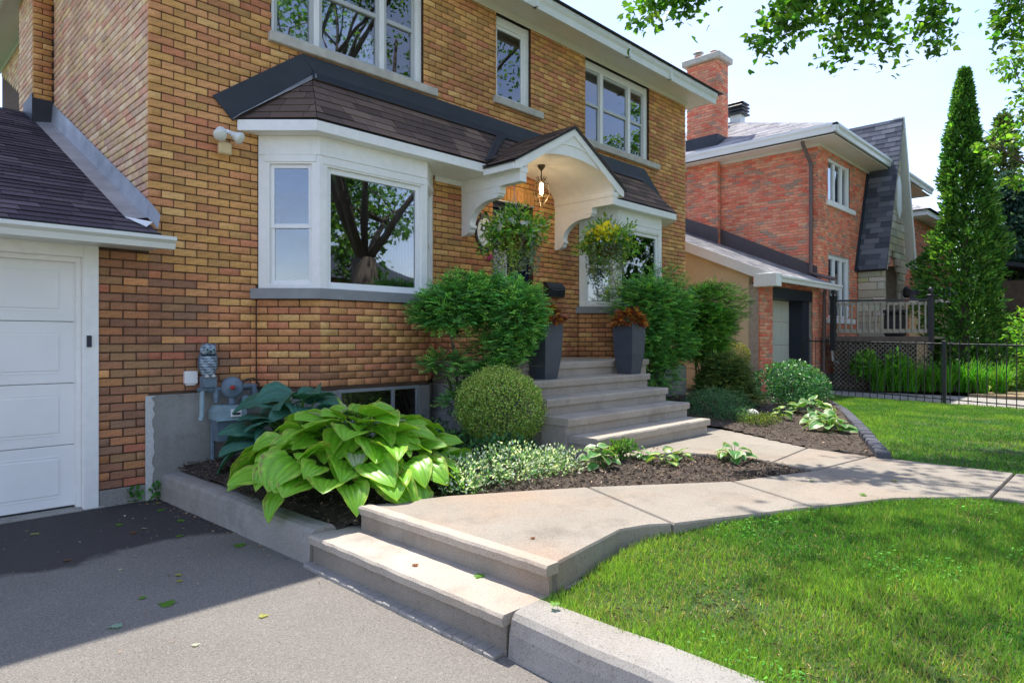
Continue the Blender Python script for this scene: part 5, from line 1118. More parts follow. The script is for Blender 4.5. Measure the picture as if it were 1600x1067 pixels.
for yy in (2.02, 2.5): MB().lathe([(.11, 9.17), (.12, 9.20), (.10, 9.30), (.115, 9.34), (.09, 9.34)], (NX + .12, yy, 0), 14).build('flue_pot', simple('terracotta', (.34, .12, .07), .85), ch_)
MB().lathe([(.04, 9.34), (.04, 9.42), (.15, 9.43), (.10, 9.47), (.001, 9.49)], (NX + .12, 2.5, 0), 14).build('flue_cowl', 'galv', ch_)
for vx, vy in ((16.2, 2.7), (17.0, 2.4)):
    v_ = group_part('roof_vent', nh); zb_ = 6.48 + (rz_ - 6.48) * min(1, (vx - x0) / (rx0 - x0)) ; MB().box(vx - .16, vy - .16, zb_ - .3, vx + .16, vy + .16, zb_ + .12, 0).build('base', 'gutter', v_)
    for k in range(4): MB().box(vx - .27 + .03 * (k % 2), vy - .27, zb_ + .12 + k * .10, vx + .27 - .03 * (k % 2), vy + .27, zb_ + .17 + k * .10, .01).build('louvre', 'black_metal', v_)
m = MB(); dx = NX - .45; m.tube([(NX - .42, NY + .25, 6.28), (NX - .40, NY + .24, 6.15), (NX - .06, NY + .18, 5.75), (NX - .06, NY + .18, 3.1), (NX - .10, NY - .05, 3.0), (14.60, NY - .38, 2.90)], .045, 8); m.build('downspout', simple('downspout_brown', (.14, .095, .085), .5), nh)
m = MB(); m.tube([(14.72, NY - .12, 2.70), (14.72, NY - .10, 2.5), (14.72, NY - .09, .55), (14.80, NY - .2, .42), (15.25, NY - .75, .30)], .045, 8); m.build('downspout', 'downspout_brown', nh)
m = MB(); m.tube([(14.85, NY - .15, 1.5), (14.95, NY - .2, 1.3), (14.95, NY - .22, .95), (15.1, NY - .3, .9)], .03, 8); m.build('white_pipe', 'white_vinyl', nh)
# garage
zg = lambda y: 2.79 + .43 * (y - NY + .30)
g_ = group_part('garage', nh)
GA = [(11.15, NY - .32, zg(NY - .32)), (NX, NY - .32, zg(NY - .32)), (NX, 3.6, zg(3.6)), (11.15, 3.6, zg(3.6))]
MB().prism([(p[0], p[1], p[2] - .10) for p in GA], (0, 0, .09)).build('roof_deck', 'gutter', g_); shingles(GA, g_, GREYS, one=False)
m = MB(); m.prism([(11.13, NY - .32, zg(NY - .32) - .20), (11.13, 3.6, zg(3.6) - .20), (11.13, 3.6, zg(3.6) + .02), (11.13, NY - .32, zg(NY - .32) + .02)], (.03, 0, 0)); m.build('rake_board', 'white_paint', g_)
m = MB(); m.box(11.10, NY - .42, 2.54, 11.36, NY + .05, 2.80); m.build('eave_return', 'white_paint', g_)
m = MB(); gutter_run(m, (11.33, NY - .31, 0), (15.05, NY - .31, 0), zg(NY - .32) - .01, .13, .11); m.build('gutter', 'white_vinyl', g_)
m = MB(); m.prism([(11.34, NY + .26, .1), (11.34, 3.5, .1), (11.34, 3.5, zg(3.5) - .12), (11.34, NY + .26, zg(NY + .26) - .12)], (.15, 0, 0)); m.build('stucco_wall', 'stucco', g_)
m = MB(); m.box(NX - .012, NY - .05, 2.9, NX - .002, 1.78, 2.95, 0)
m.prism([(NX - .014, NY + .05, zg(NY + .05)), (NX - .014, 1.78, zg(1.78)), (NX - .014, 1.78, zg(1.78) + .42), (NX - .014, NY + .05, zg(NY + .05) + .30)], (.010, 0, 0)); m.prism([(NX - .20, 1.76, zg(1.76)), (NX - .20, 2.8, zg(2.8)), (NX - .20, 2.8, zg(2.8) + .40), (NX - .20, 1.76, zg(1.76) + .42)], (.012, 0, 0)); m.build('flashing', simple('flash_brown', (.085, .07, .075), .5), g_)
for i in range(4):
    z0, z1 = .28 + i * .53, .28 + (i + 1) * .53 - .006; m = MB(); m.box(11.95, NY + .42, z0, 13.9, NY + .46, z1, .004)
    for k in range(4): xa = 12.0 + k * .47; m.box(xa + .03, NY + .412, z0 + .07, xa + .42, NY + .42, z1 - .07, .003)
    m.build('door_panel', 'garage_beige', g_)
MB().box(11.94, NY + .02, 2.36, 14.28, NY + .45, 2.60).box(13.88, NY + .10, .2, 14.28, NY + .45, 2.36).build('door_surround', simple('dark_navy_paint', (.012, .018, .035), .5), g_)
# stone entrance gable
vg = group_part('entrance_gable', nh); VX0, VX1, VY = 17.60, 19.62, -1.44
STN = [s2l(*c) for c in [(196, 186, 164), (184, 172, 148), (206, 198, 178), (176, 166, 146), (190, 176, 146)]]
def stones(o_, ang, W, z0, z1, hole=None, top=None, n0=(0, 0)):
    z = z0; ca, sa = math.cos(ang), math.sin(ang); nx_, ny_ = sa, -ca; r_ = 0
    while z < z1 - .03:
        h = random.choice([.13, .17, .21]); h = min(h, z1 - z); u = 0.0
        if top: lim = top(z + h)
        else: lim = (0, W)
        u = lim[0]
        while u < lim[1] - .02:
            L = min(random.uniform(.25, .62), lim[1] - u); L = lim[1] - u if lim[1] - u - L < .08 else L; s_, e_ = u + .006, u + L - .006; u += L
            segs = [(s_, e_)]
            if hole and hole(z + h / 2): segs = subtract(segs, *hole(z + h / 2))
            for a_, b_ in segs:
                if b_ - a_ < .03: continue
                m = MB(); m.curcol = tuple(c * random.uniform(.9, 1.08) for c in random.choice(STN)); um = (a_ + b_) / 2; j = random.uniform(.0, .012)
                m.obox((o_[0] + um * ca - nx_ * (.03 - j), o_[1] + um * sa - ny_ * (.03 - j), z + h / 2), ((b_ - a_) / 2, .03, h / 2 - .006), ang, .008); m.build('stone', 'stone', vg)
        z += h
stones((VX0, NY), -math.pi / 2, NY - VY, .9, 3.42)
AX = 18.42; ahole = lambda z: (AX - .68 - VX0, AX + .68 - VX0) if z < 3.25 else ((AX - .68 * (3.95 - z) / .70 - VX0, AX + .68 * (3.95 - z) / .70 - VX0) if z < 3.95 else None)
PKX, PKZ = 19.15, 7.75
gl = lambda z: (max(0, (z - 3.40) / (PKZ - 3.40) * (PKX - VX0)), 2.02 + .0 - max(0, (z - 3.4) / (PKZ - 3.40) * (VX0 + 2.02 - PKX + .6)) + (.25 if z > 3.4 else 0))
stones((VX0, VY), 0, 2.02, .9, 7.2, ahole, lambda z: (gl(z)[0] + .02, max(gl(z)[0] + .021, min(gl(z)[1], 2.3))))
m = MB(); m.box(VX0 + .05, VY + .05, .8, VX0 + .10, NY, 3.42, 0)
ac = VX0; pts_ = [(VX0 + .02, .8), (AX - .68, .8), (AX - .68, 3.25), (AX, 3.95), (AX + .68, 3.25), (AX + .68, .8), (VX0 + 2.0, .8), (VX0 + 2.25, 3.4), (PKX, PKZ - .15), (VX0 + .04, 3.4)]
m.prism([(x, VY + .055, z) for x, z in pts_], (0, .03, 0)); m.box(VX0 + 1.95, VY + .06, .8, VX0 + 2.0, NY, 3.6, 0); m.build('gable_wall', 'mortar_light', vg)
MB().box(VX0 + .1, NY - .02, .9, VX0 + 1.95, NY - .005, 3.9, 0).build('porch_back', 'stone' if False else 'stucco', vg)
sl = [(VX0 - .13, VY - .10, 3.36), (VX0 - .13, NY + .0, 3.36), (PKX, NY + 1.9, PKZ), (PKX, VY - .10, PKZ)]
MB().prism([(VX0 - .09, VY - .06, 3.33), (PKX + .05, VY - .06, PKZ - .03), (PKX, NY + 2.4, PKZ - .03), (17.99, NY + .6, 4.64), (VX0 - .14, NY + .0, 3.33)], (.05, 0, -.03)).build('roof_deck', 'dark_flash', vg)
shingles([(VX0 - .15, VY - .08, 3.34), (VX0 - .15, NY - .002, 3.34), (17.96, NY + .60, 4.663), (PKX, NY + 2.2, PKZ), (PKX, VY - .08, PKZ)], vg, SLATE, one=False, expo=.16, width=.34)
shingles([(PKX, VY - .08, PKZ), (PKX, NY + 2.2, PKZ), (20.6, NY - .3, 3.6), (20.6, VY - .08, 3.6)], vg, SLATE, one=False, expo=.16, width=.34)
m = MB(); m.prism([(PKX - .03, VY - .10, PKZ + .03), (PKX + .07, VY - .10, PKZ + .03), (20.62, VY - .10, 3.55), (20.42, VY - .10, 3.55)], (0, .28, 0)); m.build('rake_board', 'white_paint', vg)
MB().prism([(17.46, NY - .03, 3.30), (17.26, NY - .03, 3.30), (18.34, NY - .03, 6.15), (18.56, NY - .03, 6.15)], (0, .02, 0)).build('flashing', 'dark_flash', vg)
MB().prism([(18.75, VY - .03, 5.1), (18.95, VY - .03, 4.85), (19.15, VY - .03, 5.1), (19.15, VY - .03, 5.85), (18.95, VY - .03, 6.1), (18.75, VY - .03, 5.85)], (0, .03, 0)).build('gable_window', 'white_vinyl', vg)
MB().lathe([(.05, 0), (.09, .06), (.09, .24), (.04, .32)], (19.30, VY - .12, 2.65), 10).build('porch_lamp', 'black_metal', vg)

# neighbour's deck
dk2 = thing('neighbour_deck', 'raised wooden deck with grey balusters and lattice skirt on the red brick house', 'deck', (15.1, -1.9, .3))
DA, DB = Vector((14.62, -1.12, 0)), Vector((15.62, -2.92, 0)); dd = (DB - DA).normalized(); back = Vector((-dd.y, dd.x, 0))
MB().prism([(DA.x, DA.y, 1.48), (DB.x, DB.y, 1.48), (DB.x + 4.2, DB.y + .2, 1.48), (18.0, NY - .05, 1.48), (14.75, NY - .05, 1.48)], (0, 0, .05)).build('floor', 'wood_grey', dk2)
def dpt(s, z, off=0): p = DA.lerp(DB, s) + back * off; return (p.x, p.y, z)
MB().beam(dpt(0, 1.47, -.02), dpt(1, 1.47, -.02), .03, .13).build('rim_joist', simple('dark_wood', (.09, .065, .05), .8, .25, 8), dk2)
for s in (0, 1):
    q_ = DA.lerp(DB, s); MB().box(q_.x - .06, q_.y - .06, 1.2, q_.x + .06, q_.y + .06, 2.46, .008).box(q_.x - .075, q_.y - .075, 2.46, q_.x + .075, q_.y + .075, 2.50, .01).build('post', 'black_metal', dk2)
    MB().lathe([(.03, 2.50), (.025, 2.53), (.06, 2.58), (.05, 2.64), (.002, 2.68)], (q_.x, q_.y, 0), 12).build('finial', 'black_metal', dk2, True)
MB().beam(dpt(.03, 2.38), dpt(.97, 2.38), .09, .045).build('top_rail', 'black_metal', dk2); MB().beam(dpt(.03, 2.30), dpt(.97, 2.30), .035, .07).build('upper_rail', 'wood_grey', dk2); MB().beam(dpt(.03, 1.66), dpt(.97, 1.66), .035, .09).build('bottom_rail', 'wood_grey', dk2)
for i in range(15): s = .065 + i * .0625; MB().beam(dpt(s, 1.64, -.03), dpt(s, 2.33, -.03), .04, .035, up=(dd.x, dd.y, 0)).build('baluster', 'wood_grey', dk2)
la_ = MB(); L_ = (DB - DA).length; H_ = 1.15; z0_ = .26
for sg, off in ((1, -.02), (-1, -.032)):
    k = -H_
    while k < L_:
        a, b = (k, 0), (k + H_, H_)
        if sg < 0: a, b = (k, H_), (k + H_, 0)
        t0, t1 = max(0, -k / H_), min(1, (L_ - k) / H_)
        if t1 > t0:
            f = lambda t_: (a[0] + (b[0] - a[0]) * t_, a[1] + (b[1] - a[1]) * t_); pa, pb = f(t0), f(t1); la_.beam(dpt(pa[0] / L_, z0_ + pa[1], off), dpt(pb[0] / L_, z0_ + pb[1], off), .010, .038, up=(0, 0, 1) if False else (back.x, back.y, 0.0))
        k += .105
la_.build('lattice', 'wood_grey', dk2, kind='stuff'); MB().box(15.3, -2.2, .2, 17.5, -1.2, 1.4, 0).build('underdeck_shade', 'soil', dk2)  # dark block behind the lattice stands in for the shade under the deck
# dark barbecue on deck
bq = thing('patio_grill', 'dark covered shape standing behind the deck balusters', 'grill', (15.95, -2.1, 1.53)); MB().box(15.75, -2.3, 1.535, 16.2, -1.9, 2.1, .04).box(15.70, -2.35, 2.1, 16.25, -1.85, 2.18, .03).build('body', 'black_metal', bq)
# wrought-iron fence
fe = thing('iron_fence', 'thin black wrought iron picket fence along the neighbour driveway', 'fence', (12.9, -3.2, .25))
F0, F1 = Vector((13.42, -.86, 0)), Vector((12.18, -6.3, 0)); FL = (F1 - F0).length
def fp(d): return F0.lerp(F1, d / FL)
gz_ = lambda x, y: float(far_z(np.array(x), np.array(y)))
def zgr(d): return .30 - .10 * d / FL
for d in (0.0, 2.95, FL):
    q_ = fp(d); MB().box(q_.x - .03, q_.y - .03, zgr(d) - .06, q_.x + .03, q_.y + .03, 1.50 - .02 * d, .004).build('post', 'black_metal', fe)
MB().beam((F0.x, F0.y, 1.43), (F1.x, F1.y, 1.33), .022, .03).build('top_rail', 'black_metal', fe); MB().beam((F0.x, F0.y, zgr(0) + .08), (F1.x, F1.y, zgr(FL) + .08), .018, .022).build('bottom_rail', 'black_metal', fe)
d = .16
while d < FL - .1:
    if abs(d - 2.95) > .05:
        q_ = fp(d); top = 1.50 - .02 * d; MB().tube([(q_.x, q_.y, zgr(d) - .02), (q_.x, q_.y, top - .02), (q_.x, q_.y, top + .03)], [.008, .008, .001], 6).build('picket', 'black_metal', fe)
    d += .152
# neighbour's driveway
MB().prism([(11.6, -.70, .205), (14.9, -.80, .205), (14.55, -1.6, .205), (15.2, -3.6, .17), (14.6, -14, .0), (11.6, -14, .0), (12.3, -5, .12)], (0, 0, .05)).build('neighbour_driveway', 'conc_kerb', kind='structure')
MB().prism([(14.6, -1.5, .23), (16.5, -3.3, .23), (24, -8, .2), (40, -8, .2), (40, 1, .2), (16, -1, .23)], (0, 0, .06)).build('neighbour_bed', 'soil', kind='structure')
MB().prism([(15.3, -3.7, .21), (30, -7.5, .21), (30, -16, .21), (14.7, -14, .21)], (0, 0, .06)).build('sandy_ground', simple('sand', (.36, .26, .15), .95, .2, 3, .4, 60), kind='structure')
# day lilies and leafy plants along the deck
def lily(x, y, n, lab, h=.75, col=(.10, .30, .025), nm='daylily_clump'):
    t_ = thing(nm, lab, 'plant', (x, y, .28), 'daylilies along the neighbour deck'); P, D, N_, L_, W_, C_ = [], [], [], [], [], []
    for i in range(n):
        a = random.uniform(0, 6.28); bx_, by_ = x + random.uniform(-.12, .12), y + random.uniform(-.12, .12); l = h * random.uniform(.6, 1.1); o_ = random.uniform(.2, .8); c = [v * random.uniform(.7, 1.35) for v in col]; p0 = Vector((bx_, by_, .28)); prev = p0
        for s in range(4):
            t0, t1 = s / 4, (s + 1) / 4; f = lambda t_: p0 + Vector((math.cos(a) * o_ * l * t_ ** 1.4, math.sin(a) * o_ * l * t_ ** 1.4, l * (t_ * 1.15 - .62 * o_ * t_ ** 3))); q0, q1 = f(t0), f(t1)
            P.append(q0); D.append(q1 - q0); N_.append((math.cos(a) * -.3, math.sin(a) * -.3, 1)); L_.append((q1 - q0).length * 1.04); W_.append(.026 * (1 - .2 * s)); C_.append(c)
    T = LEAFT['blade']; LEAFT['strap'] = (np.array([(-.5, 0, 0), (.5, 0, 0), (.42, 1, 0), (-.42, 1, 0)]), np.array([(0, 1, 2), (0, 2, 3)]))
    leaves('leaves', 'grass_leaf', np.array(P), np.array(D), np.array(N_), np.array(L_), np.array(W_), np.array(C_), 'strap', t_)
LD = ['nearest the downspout', 'beside the lattice middle', 'before the right deck post', 'left of the fence post', 'behind the fence post', 'right of the fence post', 'below the cedar', 'at the right end of the row']
for i in range(8):
    s = i / 7; x, y = 14.75 + 1.25 * s + .1 * math.sin(i * 3), -2.05 - 2.1 * s
    lily(x, y, 120, 'arching green daylily clump ' + LD[i])
shrub('leafy_plant', 'broad-leaved green plants against the deck lattice', 'plant', (14.9, -1.95, .28), [((14.85, -1.75, .85), (.32, .3, .35), 1), ((15.2, -2.3, .8), (.35, .3, .35), 1)], 900, ((.09, .26, .03), (.2, .42, .05)), .13, .06, 'oval6', up=.5, shell=(.4, 1.0))
# ================================================================ TREES
def tree(name, label, base, h_fork, r0, clusters, n, cols, ll, lw, cat='tree', shape='oval', group=None, limbs=True, flat=.55, mat='leaf', hang=None):
    """tapered trunk, a limb to every cluster, leaves scattered through each cluster"""
    t_ = thing(name, label, cat, base, group); b = Vector(base); tr = MB(); fork = b + Vector((random.uniform(-.15, .15), random.uniform(-.15, .15), h_fork))
    tr.tube([b - Vector((0, 0, .15)), b + Vector((0, 0, .15)), b.lerp(fork, .5) + Vector((.05, .03, 0)), fork], [r0 * 1.35, r0 * 1.08, r0 * .9, r0 * .8], 12)
    P, D = [], []; wt = np.array([c[1] ** 2 for c in clusters]); wt = wt / wt.sum()
    mains = clusters[::6] if len(clusters) > 12 else []
    for (c, r_), w_ in zip(clusters, wt):
        c = Vector(c)
        if mains and not any((c - Vector(mc[0])).length < 1e-6 for mc in mains):
            hub = min((Vector(mc[0]).lerp(fork, .35) for mc in mains), key=lambda v_: (v_ - c).length)
        else: hub = None
        mid = fork.lerp(c, .5) + Vector((random.uniform(-.3, .3), random.uniform(-.3, .3), random.uniform(.0, .5))) * min(1, r_); k = min(1, max(.22, r_ / 1.6))
        if limbs and hub is not None:
            tr.tube([hub, hub.lerp(c, .5) + Vector((0, 0, .15)), c], [r0 * .16, r0 * .10, r0 * .03], 6)
        elif limbs:
            tr.tube([fork - Vector((0, 0, .2)), fork.lerp(mid, .5), mid, c], [r0 * .45 * k, r0 * .32 * k, r0 * .2 * k, r0 * .05], 7)
            for q_ in range(4):
                e = c + Vector((random.gauss(0, 1), random.gauss(0, 1), random.gauss(0, .6))) * r_ * .7; tr.tube([mid.lerp(c, .5), mid.lerp(c, .8).lerp(e, .4), e], [r0 * .07, r0 * .05, .006], 5)
        m = max(8, int(n * w_)); sub = 5 + int(r_ * 8); sc = nrm(RNG.normal(size=(sub, 3))) * RNG.uniform(.45, 1, (sub, 1)) * r_ * np.array([[1, 1, .7]]); pick = RNG.integers(0, sub, m)
        p = np.array([c]) + sc[pick] + rnd(m) * r_ * np.array([[.20, .20, .13]]); P.append(p); D.append(p - np.array([c]))
    P, D = np.concatenate(P), np.concatenate(D)
    if hang:
        for path, cnt in hang:
            pts = [Vector(p) for p in path]; tr.tube([tuple(p) for p in pts], [.022, .014, .008, .003][:len(pts)] if len(pts) <= 4 else .01, 5)
            for a_, b_ in zip(pts[1:-1], pts[2:]):
                s = RNG.random((cnt, 1)); q_ = np.array([a_]) * (1 - s) + np.array([b_]) * s + rnd(cnt, .13) + np.array([[0, 0, -.04]]); P = np.vstack([P, q_]); D = np.vstack([D, rnd(cnt, .5)])
    m = len(P); cc = colvar(cols[0], m, .35, .15); k = RNG.random(m) < .3; cc[k] = colvar(cols[1], k.sum(), .25, .1)
    leaves('crown', mat, P, nrm(D) * .6 + rnd(m, .6) + np.array([[0, 0, -.35]]), rnd(m, flat) + np.array([[0, 0, 1]]), RNG.uniform(ll * .7, ll * 1.2, m), RNG.uniform(lw * .7, lw * 1.2, m), cc, shape, t_)
    tr.build('trunk', 'bark', t_, True); return t_
def crown(c, rad, k, rr, seed, keep=None):
    g = random.Random(seed); out = []
    while len(out) < k:
        d = Vector((g.gauss(0, 1), g.gauss(0, 1), g.gauss(0, 1))).normalized() * (g.uniform(.25, 1) ** .5); p = (c[0] + d.x * rad[0], c[1] + d.y * rad[1], c[2] + d.z * rad[2]); r_ = g.uniform(*rr)
        if keep is None or keep(p, r_): out.append((p, r_))
    return out
GREENM = ((0.07, 0.18, 0.024), (0.17, 0.33, 0.04))
def above(p, r_):
    px, py, w = campx((p[0], p[1], p[2] - r_)); return py < -25 or px > 1720 or w < .5
hangs = []
for pth in [[(5.5, -3.6, 7.2), (4.9, -2.9, 6.0), (4.62, -2.58, 5.55), (4.39, -2.39, 5.17)], [(5.5, -3.6, 7.2), (5.1, -3.1, 6.0), (4.95, -2.8, 5.6), (4.79, -2.66, 5.33)],
            [(6.4, -4.2, 7.0), (6.28, -3.5, 5.9), (6.14, -3.36, 5.50), (5.88, -3.20, 5.05)], [(6.4, -4.2, 7.0), (6.35, -3.6, 6.0), (6.28, -3.5, 5.7), (6.22, -3.42, 5.36)],
            [(7.2, -4.6, 7.0), (7.25, -4.0, 6.1), (7.21, -3.85, 5.56), (7.0, -3.64, 5.21)], [(7.2, -4.6, 7.0), (7.35, -4.1, 6.2), (7.32, -4.0, 5.72), (7.64, -4.15, 5.19)], [(7.2, -4.6, 7.0), (7.0, -3.9, 6.2), (6.92, -3.7, 5.9), (6.80, -3.6, 5.62)],
            [(8.4, -5.0, 7.3), (8.45, -4.45, 6.3), (8.45, -4.41, 5.98), (8.51, -4.48, 5.51)], [(9.2, -5.6, 7.2), (9.4, -5.2, 6.5), (9.43, -5.13, 6.05), (9.52, -5.23, 5.67)]]:
    hangs.append((pth, 170))
tree('maple_tree', 'large front-yard maple whose leafy branch tips hang into the top of the view', (6.7, -7.6, .3), 3.1, .36, crown((6.3, -5.2, 8.6), (4.6, 3.9, 2.9), 30, (.7, 1.2), 5, above) + [((8.6, -8.6, 5.0), 1.0), ((7.2, -9.6, 4.6), 1.1), ((9.8, -7.0, 5.4), .9), ((5.6, -9.8, 5.2), 1.0), ((7.8, -8.2, 4.4), .7)], 10500, GREENM, .105, .085, shape='maple', hang=hangs)
tree('maple_tree', 'maple beyond the fence whose branches fill the right edge', (19.6, -6.9, .25), 2.8, .24, crown((19.9, -7.1, 7.6), (3.5, 3.5, 2.9), 34, (.55, .95), 8) + [((16.0, -4.35, 7.6), .50), ((16.25, -4.5, 6.3), .55), ((15.75, -4.15, 5.7), .40), ((16.3, -4.6, 8.7), .60), ((16.3, -4.6, 5.0), .45), ((16.6, -4.9, 7.1), .6)], 15000, ((0.09, 0.21, 0.026), (0.21, 0.37, 0.045)), .13, .10, shape='oval')
def conifer(name, label, base, h, rad, n, cols, ll, lw, droop=-.1, power=.8, seed=1, up=.6, tiers=0, cat='tree', rag=.4):
    t_ = thing(name, label, cat, base); u = RNG.random(n) ** .8; z = u * h; prof = rad * (1 - u) ** power * (.75 + .25 * np.minimum(1, u * 8)); a = RNG.uniform(0, 2 * math.pi, n)
    if tiers: ph = (z / h * tiers) % 1; prof = prof * (.55 + .5 * (1 - ph))
    lump = 1 + .26 * np.sin(a * 3 + z * 2.1 + seed) * np.sin(z * 3.7 + a * 2) + .20 * np.sin(a * 5 + z * 6.3 + seed) * np.sin(z * 9.1 + a) + .12 * np.sin(a * 9 - z * 13)
    cl = RNG.normal(size=(70, 2)) ; ca_ = RNG.uniform(0, 2 * math.pi, 70); cz_ = RNG.uniform(0, h, 70); cw = RNG.uniform(-.28, .30, 70)
    for q1, q2, q3 in zip(ca_, cz_, cw): lump = lump + rag * q3 * np.exp(-((np.angle(np.exp(1j * (a - q1))) / .55) ** 2 + ((z - q2) / .45) ** 2))
    z = np.where(u > .97, z, z)
    r_ = prof * np.maximum(.25, lump) * RNG.uniform(.72, 1.03, n); d = np.stack([np.cos(a), np.sin(a), np.zeros(n)], 1); P = np.array([base]) + d * r_[:, None] + np.stack([np.zeros(n), np.zeros(n), z + .15], 1)
    cc = colvar(cols[0], n, .38, .12); k = RNG.random(n) < .25; cc[k] = colvar(cols[1], k.sum(), .25, .1)
    leaves('crown', 'needle_leaf', P, d + rnd(n, .45) + np.array([[0, 0, up]]), d + rnd(n, .4) + np.array([[0, 0, droop + .4]]), RNG.uniform(ll * .6, ll * 1.25, n), RNG.uniform(lw * .6, lw * 1.25, n), cc, 'oval6', t_)
    MB().tube([Vector(base) - Vector((0, 0, .1)), Vector(base) + Vector((0, 0, h * .5)), Vector(base) + Vector((0, 0, h * .97))], [.13, .08, .01], 8).build('trunk', 'bark', t_)
conifer('cedar_tree', 'tall columnar dark green cedar beside the neighbour deck', (18.35, -3.10, .25), 8.0, 1.02, 24000, ((0.065, 0.175, 0.032), (0.19, 0.38, 0.055)), .15, .06, power=.80, seed=2, rag=1.15)
conifer('slim_cypress', 'slim pale yellow-green cypress behind the tall cedar', (27.2, -2.75, .2), 9.1, 1.0, 5000, ((0.10, 0.15, 0.045), (0.20, 0.24, 0.08)), .26, .09, power=.6, seed=4)
conifer('spruce_tree', 'blue-grey spruce with layered boughs right of the tall cedar', (25.2, -3.2, .2), 6.6, 2.2, 8000, ((0.06, 0.125, 0.10), (0.12, 0.21, 0.17)), .30, .10, power=.8, seed=5, up=-.1, tiers=7)
shrub('green_bush', 'bright yellow-green bush behind the fence at the right edge', 'bush', (16.55, -5.0, .26), [((16.45, -4.95, 1.7), (.75, .8, .75), 1), ((16.7, -5.2, 2.5), (.7, .7, .6), 1), ((16.6, -4.9, 1.0), (.55, .6, .5), .6)], 3800, ((.12, .30, .03), (.26, .45, .06)), .11, .05, up=.2, shell=(.3, 1.0))
shrub('hosta_border', 'low pale green leafy plants at the edge of the sandy path', 'plant', (17.2, -4.2, .26), [((17.0, -4.0, .5), (.6, .5, .35), 1), ((17.8, -4.2, .6), (.7, .5, .45), 1)], 1200, ((.12, .28, .05), (.30, .42, .12)), .13, .06, 'oval6', up=.4, shell=(.3, 1.0))
for i, (x, y, z, r_, lab) in enumerate([(31, -4.5, 7.0, 3.2, 'dark broadleaf tree behind the blue-grey spruce'), (36, -9.5, 7.5, 3.6, 'far green tree at the right edge behind the bush'), (33, -1.2, 5.0, 2.6, 'far dark tree between the cedar and the third house'), (24.5, -7.4, 5.0, 2.2, 'dense green tree behind the right edge maple')]):
    tree('background_tree', lab, (x, y, .1), z * .3, .25, crown((x, y, z * .62), (r_, r_, z * .42), 26, (.8, 1.3), 40 + i), 6500, ((0.035, 0.085, 0.016), (0.09, 0.17, 0.03)), .26, .17, group='trees behind the neighbour house')
shrub('dark_hedge', 'dark green hedge mass under the spruce at the far right', 'hedge', (24.5, -5.5, .1), [((23.5, -4.6, 1.3), (1.5, 1.2, 1.3), 1), ((25.5, -6.5, 1.4), (1.7, 1.4, 1.4), 1), ((22.0, -3.5, 1.2), (1.2, 1.0, 1.1), .8), ((28, -8.5, 1.6), (2, 2, 1.6), 1)], 7500, ((0.022, 0.060, 0.016), (0.06, 0.12, 0.03)), .17, .09, up=.2, shell=(.5, 1.0))
# across the street: what the windows mirror
for i, (x, y, h, r_, lab) in enumerate([(-6.5, -25, 10, 4.2, 'street tree directly behind the driveway across the road'), (1.5, -27, 10, 4.2, 'street tree far left across the road'), (14, -24, 11, 4.6, 'tall street tree straight across the road'), (25, -22, 10, 4.2, 'round street tree to the right across the road'), (38, -27, 12, 5, 'big street tree far right across the road'), (50, -20, 11, 5, 'last street tree along the road'), (24, -11.5, 8.5, 3.6, 'unseen tree added in the neighbour front yard to darken the right bay reflection')]):
    tree('street_tree', lab, (x, y, 0), h * .3, .3, crown((x, y, h * .62), (r_, r_, h * .36), 22, (1.0, 1.7), 60 + i), 5200, ((0.045, 0.115, 0.018), (0.11, 0.21, 0.03)), .34, .22, group='trees across the street')  # last tree is unseen, added to darken what the right bay mirrors
oh = thing('brown_house', 'brown brick house with hipped roof across the street', 'house', (20, -33, 0))
MB().box(13, -38, -.05, 26, -31, 5.2, .01).build('wall', simple('far_brick', (.26, .12, .065), .9, .2, 1.5), oh); MB().add([(12.4, -38.6, 5.2), (26.6, -38.6, 5.2), (26.6, -30.4, 5.2), (12.4, -30.4, 5.2), (16.5, -34.5, 8), (22.5, -34.5, 8)], [(0, 1, 5, 4), (1, 2, 5), (2, 3, 4, 5), (3, 0, 4), (3, 2, 1, 0)]).build('roof', 'dark_flash', oh)
for x in (14.5, 18.5, 23): MB().box(x, -31.0, 1.2, x + 1.6, -30.94, 2.6).build('window', 'white_vinyl', oh)
MB().box(-60, -20, -.055, 120, -13.4, .012, 0).build('road', 'road_asphalt', kind='structure'); MB().box(4.84, -13.4, -.05, 60, -12.2, .22, .01).build('sidewalk', 'conc_kerb', kind='structure')
# third house beyond the stone gable
th_ = thing('far_brick_house', 'red brick house with grey roof glimpsed between stone gable and cedar', 'house', (29, 3, .2))
TB = []; lay(TB, 25.6, -.35, 0, 0, 7, .3, 5.9, [], redp, 0, depth=.04, **BL2); lay(TB, 25.6, 5, -math.pi / 2, 0, 5.3, .3, 5.9, [], redp, 0, **BL2); brick_objects(TB, th_, REDS, 0, rest='brickwork')
MB().box(25.615, -.335, .1, 32.6, 7, 5.9, 0).build('wall', 'mortar_light', th_); MB().box(25.1, -.85, 5.9, 33.1, 7.5, 6.10, .01).build('eaves', 'white_paint', th_)
P0 = [(25.0, -.95, 6.10), (33.2, -.95, 6.10), (33.2, 7.6, 6.10), (25.0, 7.6, 6.10), (28.6, 3.2, 7.9), (29.6, 3.2, 7.9)]; MB().add(P0, [(0, 1, 5, 4), (1, 2, 5), (2, 3, 4, 5), (3, 0, 4)]).build('roof', 'dark_flash', th_)
shingles([P0[0], P0[1], P0[5], P0[4]], th_, GREYS, one=False); shingles([P0[3], P0[0], P0[4]], th_, GREYS, one=False)
